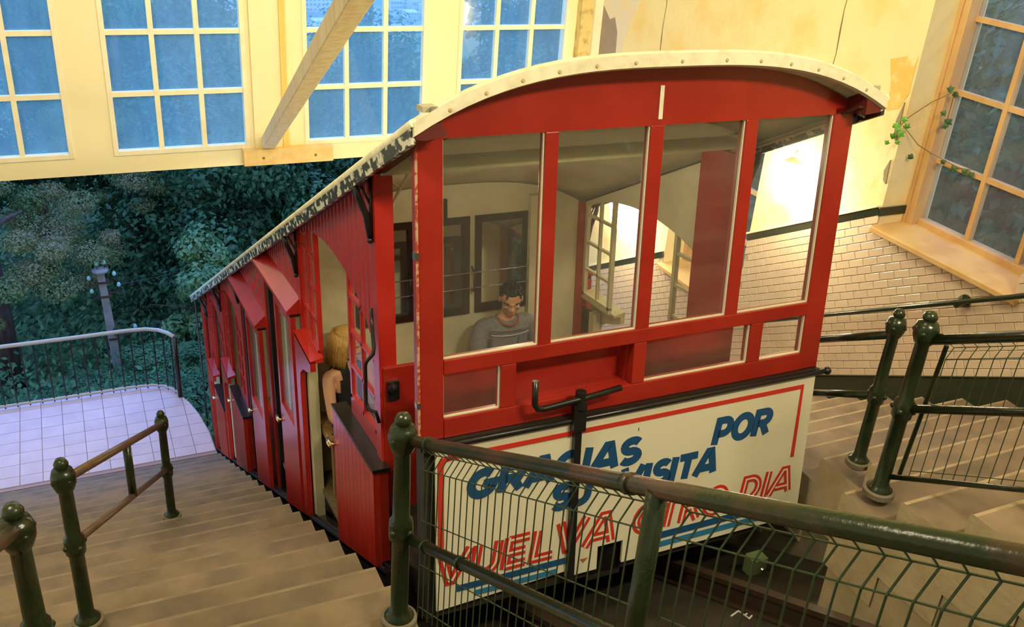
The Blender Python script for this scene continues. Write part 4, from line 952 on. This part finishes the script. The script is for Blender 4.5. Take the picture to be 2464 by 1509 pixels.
MB().box((-.055, -.012, -.03), (.055, .012, .035)).build('body', black, dv, bevel=.006)
MB().lathe((.0, -.012, .0), [(.022, 0), (.022, .012), (.015, .014)], 16, axis=(0, -1, 0)).build('lens', dark, dv, smooth=True)
MB().tube([(-.05, 0, .03), (-.075, .005, .07), (-.06, .02, .10)], .004, 6).tube([(.05, 0, .03), (.085, .005, .07), (.095, .02, .11)], .004, 6).build('strap', black, dv)
wrot = Euler((R(10), 0, R(12))); whc = Vector((.0, -.03, .69))
wo = person('woman', .20, 2.22, -1.12, .95, 'fair-haired passenger in a black tank top seated just inside the open doorway', whc, wrot,
     [(Vector((-.20, -.06, .22)), Vector((-.13, -.30, .14)), (.2, -.9, -.1), (0, 0, 1)), (Vector((.22, -.06, .22)), Vector((.13, -.30, .14)), (-.2, -.9, -.1), (0, 0, 1))], shw=.155, female=True)
headparts(wo, whc, wrot, True)
wo.rotation_euler = (Matrix.Rotation(-B, 3, 'X') @ Matrix.Rotation(R(30), 3, 'Z')).to_euler()

# ------------------------------------------------------------------ iron railings
def bollard(root, base, h, low, r=.024, top=True, fl=True):
    """cast post: base flange, shaft, ring boss where the low rail meets, ball boss and cap"""
    b = Vector(base)-root.location
    MB().lathe(b, [(r*2.4, -.02), (r*2.4, .004), (r*2.2, .010)], 20).build('base_disc', mat('grey_cement_disc', (.17, .14, .095), .8), root)
    m = MB(); m.lathe(b, [(r*2.0, -.03), (r*2.0, .01), (r*1.5, .02), (r*1.35, .035), (r*1.15, .04), (r*1.12, low-.05), (r*1.5, low-.035), (r*1.55, low), (r*1.5, low+.035), (r*1.1, low+.05), (r*1.0, h-.13), (r*1.3, h-.12), (r*1.7, h-.09), (r*1.75, h-.055), (r*1.45, h-.03), (r*.8, h-.022), (r*1.0, h-.012), (r*1.05, h-.0), (r*.7, h+.018), (.001, h+.024)], 18)
    for z in (h-.07, low):
        for a in range(0, 4):
            an = a*math.pi/2+.5; c = b+Vector((math.cos(an), math.sin(an), 0))*r*1.45+Vector((0, 0, z)); m.ball(c, r*.5, 8, 6)
    return m.build('post', green, root, smooth=True)
def rail(root, a, b, r=.019, m=green, name='rail', couplings=()):
    a = Vector(a)-root.location; b = Vector(b)-root.location; mb = MB(); mb.tube([a, b], r, 14)
    for t in couplings:
        c = a.lerp(b, t); d = (b-a).normalized(); mb.tube([c-d*.012, c+d*.012], r*1.18, 14)
    return mb.build(name, m, root, smooth=True)
# left railing on the stairs
A1 = Vector((-.987, 2.113, -1.753)); A0 = Vector((-1.465, .079, -.626))
lr = empty('stair_railing', A0); tag(lr, 'short green iron railing in the middle of the left stairs', 'railing')
bollard(lr, A0, .79, .40, .026); bollard(lr, A1, .79, .36, .024)
rail(lr, A0+Vector((0, 0, .715)), A1+Vector((0, 0, .715)), .019, brownrail); rail(lr, A0+Vector((0, 0, .41)), A1+Vector((0, 0, .37)), .017, brownrail)
t = .52; P = A0.lerp(A1, t); rail(lr, P+Vector((0, 0, .39)), P+Vector((0, 0, .71)), .021, green, 'upright')
N0 = Vector((-1.545, -.875, stz(-.875)-.03)); N0.z = -.12
nr = empty('stair_railing', N0); tag(nr, 'nearest iron railing at the lower left corner, brown worn top pipe', 'railing')
bollard(nr, N0, .80, .36, .028); N1 = N0+Vector((-.18, -.95, .52)); rail(nr, N0+Vector((0, 0, .735)), N1+Vector((0, 0, .735)), .021, brownrail); rail(nr, N0+Vector((0, 0, .37)), N1+Vector((0, 0, .37)), .019, brownrail); bollard(nr, N1+Vector((-.1, -.5, .277)), .8, .36, .026)
# track-side railing with wire mesh
Cb = Vector((-.428, -.839, -.117))
cr = empty('track_railing', Cb); tag(cr, 'long green pipe railing with bent wire mesh above the track pit', 'railing')
bollard(cr, Cb, .84, .40, .027)
ax = Vector((-.406, -.84, .637)); dd = Vector((.05, -1, .551)); hx = Vector((0, 0, -.40))
rail(cr, ax-dd*0.0, ax+dd*2.6, .0195, greenworn, 'top_rail', couplings=(.06, .44)); rail(cr, ax+hx, ax+hx+dd*2.6, .0185, green, 'lower_rail', couplings=(.06, .16))
for q in (1.23, 2.55):
    P = ax+dd*q; rail(cr, P, P+Vector((0, 0, -.80)), .022, green, 'post')
def meshpanel(root, o, d, q0, q1, off, step=.0415, H=.74, name='wire_mesh', hs=(.062, .115, .32, .51, .70), r=.0021, sgn=1):
    """welded mesh panel: the upright wires fold outwards at the first cross wire"""
    pan = empty(name); pan.parent = root; sd = Vector((sgn, 0, 0))
    O_ = Vector(o)-root.location; w_ = MB(); q = q0; first = True
    meshes = MB(); L = [(.012, .0), (.030, .002), (hs[0], .030), (hs[1], .0), (H, .0)]
    pts = [sd*(off+x)+Vector((0, 0, -h)) for h, x in L]
    wme = MB(); wme.tube(pts, r, 6); wme = wme.mesh('wire', wire)
    while q <= q1:
        p = O_+Vector(d)*q; o_ = place(wme, 'upright_wire', pan, p); q += step
    for i, h in enumerate(hs):
        x = off+(.030 if i == 0 else .0)+.003
        a = O_+Vector(d)*(q0-.0)+sd*x+Vector((0, 0, -h)); b = O_+Vector(d)*q1+sd*x+Vector((0, 0, -h)); MB().tube([a, b], r, 6).build('cross_wire', wire, pan)
    return pan
meshpanel(cr, ax, dd, .06, 1.20, .022); meshpanel(cr, ax, dd, 1.27, 2.55, .022)
# right railings
B1 = Vector((2.24, -.35, -.388)); d1 = Vector((.2, 1, -.60))
rr = empty('stair_railing', B1); tag(rr, 'green iron railing going down behind the red car on the right stairs', 'railing')
B2 = B1+d1*.68; bollard(rr, B1, .86, .40, .027); bollard(rr, B2, .86, .40, .027)
rail(rr, B1+Vector((0, 0, .745)), B2+Vector((0, 0, .745)), .021); rail(rr, B1+Vector((0, 0, .40)), B2+Vector((0, 0, .40)), .019)
C1 = Vector((1.824, -.847, -.113)); d2 = Vector((-.19, 1, -.535))
rl = empty('stair_railing', C1); tag(rl, 'green iron railing with wire mesh at the right edge, on the pale step ends', 'railing')
C2 = C1-d2*1.35; bollard(rl, C1, .875, .43, .029); bollard(rl, C2, .86, .43, .031)
rail(rl, C1+Vector((0, 0, .765)), C2+Vector((0, 0, .765)), .023); rail(rl, C1+Vector((0, 0, .43)), C2+Vector((0, 0, .43)), .019); rail(rl, C1+Vector((.0, 0, .075)), C2+Vector((0, 0, .075)), .012, green, 'bottom_bar')
MB().tube([C1+Vector((.07, -.06, .76))-C1, C1+Vector((.05, -.04, .10))-C1], .010, 8).build('mesh_stay', green, rl)
meshpanel(rl, C1+Vector((0, 0, .765)), -d2, .09, 1.3, .03, .045, .69, hs=(.05, .10, .36, .66), r=.002)
# terrace railing
def tp(x, y): return Vector((x, y, TZ+.01))
cur = [(-5.5, 6.58), (-2.33, 6.58), (-1.52, 6.575), (-1.0, 6.58), (-.80, 6.56), (-.68, 6.50), (-.60, 6.41), (-.54, 6.29)]
tr = empty('terrace_railing', tp(-.54, 6.29)); tag(tr, 'thin balustrade with pale handrail curving round the pink terrace', 'railing'); TL_ = tr.location
m = MB().tube([tp(*c)+Vector((0, 0, .735))-TL_ for c in cur], .022, 10); m.build('handrail', mat('bluish_handrail', (.38, .42, .44), .3), tr, smooth=True)
MB().tube([tp(*c)+Vector((0, 0, .03))-TL_ for c in cur], .016, 8).build('bottom_rail', mat('pale_kerb', (.45, .45, .46), .5), tr, smooth=True)
MB().tube([tp(*cur[-1])-TL_-Vector((0, 0, .03)), tp(*cur[-1])+Vector((0, 0, .74))-TL_], .024, 10).build('end_post', black, tr, smooth=True)
bal = MB().tube([(0, 0, 0), (0, 0, .73)], .0075, 6).mesh('baluster', black)
seg = []; acc = 0
for a, b in zip(cur[:-1], cur[1:]): L = math.hypot(b[0]-a[0], b[1]-a[1]); seg.append((acc, acc+L, a, b)); acc += L
s = .05
while s < acc-.05:
    for a0, a1, a, b in seg:
        if a0 <= s < a1:
            t = (s-a0)/(a1-a0); place(bal, 'baluster', tr, tp(a[0]+(b[0]-a[0])*t, a[1]+(b[1]-a[1])*t)-TL_)
    s += .118
# small things in the pit
jb = empty('junction_box', (1.88, -.17, pz(-.17)+.02)); tag(jb, 'small green metal box on the pit floor in front of the car', 'box')
MB().box((-.05, -.04, -.02), (.05, .04, .10)).build('case', mat('sage_green', (.16, .22, .09), .5), jb, bevel=.005); MB().lathe((.02, -.04, .03), [(.012, 0), (.008, .012)], 10, axis=(0, -1, 0)).build('screw', steel, jb)
ck = empty('chalk_mark', (1.43, -.626, pz(-.626))); tag(ck, 'white chalk scrawl on the dark pit floor', 'mark')
m = MB()
for a, b in (((-.06, .03), (.01, .06)), ((.01, .06), (-.02, -.05)), ((-.02, -.05), (.03, -.02)), ((.0, .0), (.09, .03))):
    A_ = Vector((a[0], a[1], -a[1]*TS+.003)); B_ = Vector((b[0], b[1], -b[1]*TS+.003)); m.tube([A_, B_], .0045, 5)
m.build('stroke', mat('chalk', (.6, .6, .55), .9), ck)

# ------------------------------------------------------------------ outside
gz = lambda y: -5.4-.22*(y-7) if y < 60 else -17.1-.19*(y-60)
gm = MB(); ysr = [6.75, 9, 12, 16, 22, 30, 45, 60, 150, 300, 600, 760, 3000]; zz = lambda x, y: (gz(y)+.12*math.sin(x*1.3+y*.7) if y < 100 else max(gz(y), -165)+0)
xsr = [-60, -30, -12, -6, -3, 0, 3, 6, 12, 30, 60, 120, 600]
vs = [(x*(1 if y < 100 else 1+y/200), y, zz(x, y)) for y in ysr for x in xsr]; nx = len(xsr)
gm.poly(vs, [(j*nx+i, j*nx+i+1, (j+1)*nx+i+1, (j+1)*nx+i) for j in range(len(ysr)-1) for i in range(nx-1)])
gm.build('floor', mat('undergrowth_ground', (.035, .10, .035), .9, (.07, .16, .05), .9, (.4, .6), bump=1, bscale=3, detail=10), label='wooded green hillside falling away below the terrace', kind='structure')
def leafmesh(name, n, R_, clump, size, seed, flat_=1.0):
    rnd = random.Random(seed); v = []; f = []
    cl = []
    for i in range(clump):
        a = rnd.uniform(0, 6.283); t = math.acos(rnd.uniform(-.75, 1)); r = rnd.uniform(.45, 1.0)
        cl.append((R_[0]*r*math.sin(t)*math.cos(a), R_[1]*r*math.sin(t)*math.sin(a), R_[2]*r*math.cos(t), rnd.uniform(.16, .34)*min(R_)*1.1))
    for i in range(n):
        c = cl[rnd.randrange(clump)]; a = rnd.uniform(0, 6.283); z = rnd.uniform(-1, 1); q = math.sqrt(1-z*z); r = c[3]*rnd.uniform(.6, 1.05)
        p = Vector((c[0]+q*math.cos(a)*r, c[1]+q*math.sin(a)*r, c[2]+z*r*flat_))
        nrm = Vector((q*math.cos(a)+rnd.uniform(-.7, .7), q*math.sin(a)+rnd.uniform(-.7, .7), z+rnd.uniform(-.2, 1.0))).normalized()
        x = nrm.orthogonal().normalized(); y = nrm.cross(x); b = rnd.uniform(0, 6.283); x, y = x*math.cos(b)+y*math.sin(b), y*math.cos(b)-x*math.sin(b)
        s = size*rnd.uniform(.6, 1.3); k = len(v)
        v += [tuple(p-x*s), tuple(p-y*s*.5), tuple(p+x*s), tuple(p+y*s*.5)]; f.append((k, k+1, k+2, k+3))
    me = bpy.data.meshes.new(name); me.from_pydata(v, [], f); return me
def leafmat(name, c1, c2):
    m = mat(name, c1, .6, c2, .9, (.35, .65), detail=8)
    n = m.node_tree.nodes; l = m.node_tree.links; p = n['Principled BSDF']; o = [x for x in n if x.type == 'OUTPUT_MATERIAL'][0]
    t = n.new('ShaderNodeBsdfTranslucent'); mx = n.new('ShaderNodeMixShader'); mx.inputs[0].default_value = .3
    src = p.inputs['Base Color'].links[0].from_socket; l.new(src, t.inputs[0]); l.new(p.outputs[0], mx.inputs[1]); l.new(t.outputs[0], mx.inputs[2]); l.new(mx.outputs[0], o.inputs[0]); return m
LM = {'dark': leafmat('dark_broadleaf', (.020, .085, .040), (.06, .17, .07)), 'mid': leafmat('mid_broadleaf', (.045, .15, .06), (.10, .24, .10)), 'pale': leafmat('pale_broadleaf', (.10, .24, .10), (.18, .34, .16)), 'pine': leafmat('pine_needles', (.10, .19, .06), (.24, .22, .10))}
bark = mat('tree_bark', (.05, .035, .03), .9, (.09, .07, .06), 6, stretch=(3, 3, .6), bump=.6, bscale=8)
FM = {}
for k, (n, Rr, cl, sz, fl) in {'dark': (62000, (2.8, 2.4, 3.6), 100, .062, 1), 'mid': (62000, (2.8, 2.4, 3.4), 90, .060, 1), 'pale': (6000, (1.0, .9, 1.6), 24, .06, 1), 'pine': (40000, (3.2, 2.8, 1.7), 50, .038, .6)}.items():
    FM[k] = leafmesh('foliage_'+k, n, Rr, cl, sz, len(FM)+3, fl); FM[k].materials.append(LM[k])
def tree(x, y, h, kind, sc_, label, rz=0, trunk=.16, fz=None):
    r = empty('pine_tree' if kind == 'pine' else 'broadleaf_tree', (x, y, gz(y))); tag(r, label, 'tree', 'trees on the hillside below the station')
    fo = place(FM[kind], 'foliage', r, (0, 0, h if fz is None else fz), (0, 0, rz), (sc_, sc_, sc_)); fo['kind'] = 'stuff'
    m = MB(); m.tube([(0, 0, -.5), (.05*h*.2, 0, h*.4), (0, .02, h*.8), (.1, 0, h+1.0*sc_)], [trunk*1.3, trunk, trunk*.75, trunk*.4], 10)
    for i in range(5):
        a = rz+i*1.4; z = h*(.62+.09*i); L = 1.1*sc_; m.tube([(0, 0, z), (math.cos(a)*L*.5, math.sin(a)*L*.5, z+.25*L), (math.cos(a)*L, math.sin(a)*L, z+.4*L)], [trunk*.4, trunk*.28, trunk*.1], 6)
    m.build('trunk', bark, r, smooth=True); return r
tree(-2.75, 12.5, 4.6, 'pine', .62, 'pine with a thick brown trunk and yellow-green tufts, outside at far left', .4, .20, 2.5)
tree(-.4, 15.5, 5.6, 'pine', .6, 'pine with brown-tinged tufts behind the top of the utility pole', 2.2, .13, 3.7)
tree(-5.4, 16, 5.0, 'mid', 1.1, 'broad green tree at the left edge of the view outside', 1.2, .2)
tree(1.6, 15, 1.7, 'dark', 1.05, 'dark bushy tree right behind the lower end of the car', .3, .18)
tree(4.8, 16, 1.6, 'dark', 1.2, 'dark tree outside, behind the middle of the car roof', 2.0, .18)
tree(-2.2, 20, 5.0, 'dark', 1.3, 'dense dark tree between the pine trunk and the utility pole', 4.0, .2)
tree(.2, 21, 6.6, 'mid', 1.3, 'tall green tree whose crown fills the pane by the pilaster', 5.0, .2)
tree(-4.4, 24, 9.2, 'mid', 1.6, 'tall green tree behind the first two windows', .9, .25)
tree(.2, 27, 9.8, 'dark', 1.7, 'tall dark tree behind the second window', 2.9, .25)
tree(4.6, 22, 2.0, 'mid', 1.15, 'rounded tree low behind the diagonal timber', 3.3, .2)
nt_ = tree(6.75, 24, 6.4, 'pale', 1.0, 'narrow tree rising between two distant views in the third window', 1.9, .1); nt_.children[0].scale = (.62, .62, 2.2)
tree(10.0, 21, 1.4, 'dark', 1.2, 'dark tree seen under the city roofs in the third window', 1.0, .2)
tree(12.6, 20, 7.4, 'mid', 1.5, 'leafy tree filling the fourth window', .2, .25)
tree(17.2, 22, 7.4, 'dark', 1.5, 'dark tree behind the right part of the fourth window', 4.4, .25)
tree(8.6, 15.5, 1.8, 'mid', 1.1, 'low green tree outside beneath the fourth window', 2.4, .2)
tree(12.2, 14.5, 2.6, 'dark', 1.2, 'low dark tree outside the fourth window sill', 3.4, .2)
tree(.55, 12.5, 1.3, 'pale', .9, 'pale leafy sapling just left of the car end', .5, .05)
for i, (x, y, s, k) in enumerate([(-3.2, 9.6, .5, 'mid'), (-1.9, 9.3, .42, 'mid'), (-.4, 10.6, .5, 'mid'), (-4.8, 9.9, .6, 'dark'), (.8, 9.9, .45, 'dark'), (2.2, 11.5, .6, 'mid')]):
    r = empty('shrub', (x, y, gz(y))); tag(r, ['bright shrub behind the left half of the balustrade', 'round shrub behind the balustrade near its middle', 'low shrub behind the curved end of the balustrade', 'dark shrub at the left end of the balustrade', 'dark shrub below the lower end of the car', 'low shrub hidden behind the lower end of the car'][i], 'shrub')
    fo = place(FM[k], 'foliage', r, (0, 0, .15), (0, 0, i), (s, s, s*.45)); fo['kind'] = 'stuff'
ug = random.Random(5); v = []; f = []
for i in range(90000):
    y = 7.2+32*ug.random()**1.6; x = ug.uniform(-7, 2.5+.45*(y-6)); z = gz(y)+abs(ug.gauss(0, .28))*(1+y*.02)
    n_ = Vector((ug.uniform(-1, 1), ug.uniform(-1, .3), ug.uniform(.2, 1.2))).normalized(); a = n_.orthogonal().normalized(); b = n_.cross(a); q_ = ug.uniform(0, 6.28); a, b = a*math.cos(q_)+b*math.sin(q_), b*math.cos(q_)-a*math.sin(q_)
    sz = (.03+.003*y)*ug.uniform(.6, 1.4); P = Vector((x, y, z)); k = len(v); v += [tuple(P-a*sz), tuple(P-b*sz*.5), tuple(P+a*sz), tuple(P+b*sz*.5)]; f.append((k, k+1, k+2, k+3))
me = bpy.data.meshes.new('undergrowth'); me.from_pydata(v, [], f); me.materials.append(LM['mid']); o = bpy.data.objects.new('undergrowth', me); COL.objects.link(o)
tag(o, 'green brambles and leafy undergrowth covering the hillside', 'undergrowth', kind='stuff')
# trees outside the side windows
for i, (x, y, h, s) in enumerate([(9.5, 2.2, 5.5, 1.3), (10.5, 6.0, 4.0, 1.3), (9.5, -2, 5.5, 1.3)]):
    r = empty('broadleaf_tree', (x, y, -6)); tag(r, ['dark tree close outside the wooden side window', 'dark tree outside the lower side window', 'dark tree outside to the right of the side window'][i], 'tree')
    fo = place(FM['dark'], 'foliage', r, (0, 0, h), (0, 0, i*2.0), (s, s, s)); fo['kind'] = 'stuff'
    MB().tube([(0, 0, -.5), (0, 0, h+1)], [.25, .12], 10).build('trunk', bark, r, smooth=True)
MB().box((4.7, -8, -6.4), (40, 6.3, -6)).build('floor', MATS['undergrowth_ground'], label='overgrown ground outside the side windows', kind='structure')
# utility pole
up_ = empty('utility_pole', (-1.0, 12, gz(12))); tag(up_, 'grey concrete utility pole with glass insulators beyond the terrace', 'pole'); H = -4.33-gz(12)
conc = mat('weathered_concrete', (.30, .29, .30), .8, (.22, .21, .22), 5)
ps = MB().hexa([(-.085, -.085, -.6), (.085, -.085, -.6), (.085, .085, -.6), (-.085, .085, -.6), (-.055-.12, -.055, H), (.055-.12, -.055, H), (.055-.12, .055, H), (-.055-.12, .055, H)]); ps.build('shaft', conc, up_, bevel=.01)
MB().lathe((-.12, 0, H), [(.05, -.02), (.12, 0), (.13, .03), (.07, .06), (.0, .065)], 14).build('cap', conc, up_, smooth=True)
ins = mat('glass_insulator', (.30, .60, .58), .15, coat=.5); iron = mat('rusty_iron', (.06, .03, .02), .7)
def insul(p):
    MB().lathe(p, [(.010, -.03), (.028, -.01), (.036, .01), (.025, .03), (.024, .045), (.010, .055)], 12).build('insulator', ins, up_, smooth=True)
for x, z, ex in ((-.30, -.10, 1), (.08, -.06, 1), (-.28, -.33, 1), (.13, -.26, 1), (-.16, .14, 0), (.0-.05, .15, 0), (.30, -1.05, 1), (-.20, -1.12, 1)):
    insul((x, -.02, H+z)); s = 1 if x > -.1 else -1
    if ex: MB().tube([(-.10 if z > -1 else 0, 0, H+z-.14), (x-.02*s, 0, H+z-.12), (x, -.02, H+z-.02)], .010, 6).build('insulator_arm', iron, up_)
    else: MB().tube([(x, -.02, H+.04), (x, -.02, H+z)], .008, 6).build('insulator_arm', iron, up_)
for z in (-.17, -.42, -1.2): MB().box((-.08-.10*(1+z/2.4), -.08, H+z-.015), (.09-.10*(1+z/2.4), .08, H+z+.015)).build('iron_band', iron, up_)
m = MB()
for k in range(3):
    m.tube([(.05+.10*math.cos(a)+.0, -.09, H-1.08+.09*math.sin(a)+k*.02) for a in [i*.5 for i in range(13)]], .004, 5)
m.build('wire_coil', iron, up_)
for (a, b) in (((-.30, 0, H-.08), (-3.5, -.5, H-.9)), ((.13, 0, H-.26), (4.5, 2, H-.5))):
    MB().tube([a, tuple((a[i]+b[i])/2-(.12 if i == 2 else 0) for i in range(3)), b], .006, 5).build('cable', black, up_)
# distant city
pb = mat('hazed_building_wall', (.55, .62, .70), .8); pw = mat('hazed_window_glass', (.22, .32, .46), .3)  # distance haze mixed into these pale blue-grey colours
def building(x, y, z, wx, hz, nx_, nz_, label, rz=0):
    r = empty('apartment_building', (x, y, z), (0, 0, rz)); tag(r, label, 'building', 'distant pale buildings of the town')
    MB().box((-wx/2, 0, -10), (wx/2, 14, hz)).build('wall', pb, r); MB().box((-wx/2-.5, -.5, hz), (wx/2+.5, 14.5, hz+.8)).build('roof', pb, r)
    me = MB().box((-.5*wx/nx_*.6, -.1, -.5*hz/nz_*.5), (.5*wx/nx_*.6, .1, .5*hz/nz_*.5)).mesh('window', pw)
    for i in range(nx_):
        for j in range(nz_): place(me, 'window', r, (-wx/2+wx*(i+.5)/nx_, -.05, hz*(j+.5)/nz_))
bz = lambda y: gz(y) if y < 760 else -150.1-(y-760)*.0067
building(204, 860, bz(860)-1, 44, 30, 12, 7, 'long pale apartment block with rows of windows in the distance, top of third window')
for i, (x, y, w1, h1) in enumerate([(281, 850, 11, 11), (293, 875, 13, 10), (284, 812, 10, 7), (300, 850, 8, 17), (306, 830, 12, 9), (196, 780, 12, 6)]):
    building(x, y, bz(y)-1, w1, h1, 4, 3, ['small pale town house above the trees in the third window, leftmost of the row', 'wider pale town block behind the small houses', 'lowest pale town house nearest the trees', 'taller narrow pale town block', 'pale town house at the right edge of the third window', 'pale low house below the long apartment block'][i])
MB().poly([(60, 700, gz(700)+.6), (500, 700, gz(700)+.6), (900, 758, gz(758)+.6), (20, 758, gz(758)+.6), (20, 2990, -164), (3000, 2990, -164)], [(0, 1, 2, 3), (3, 2, 5, 4)]).build('floor', mat('hazed_town_ground', (.30, .38, .46), .9, (.14, .26, .26), .02, (.42, .58)), label='haze-tinted streets and gardens of the distant town', kind='structure')  # bluish haze of the distance is put into the ground colour
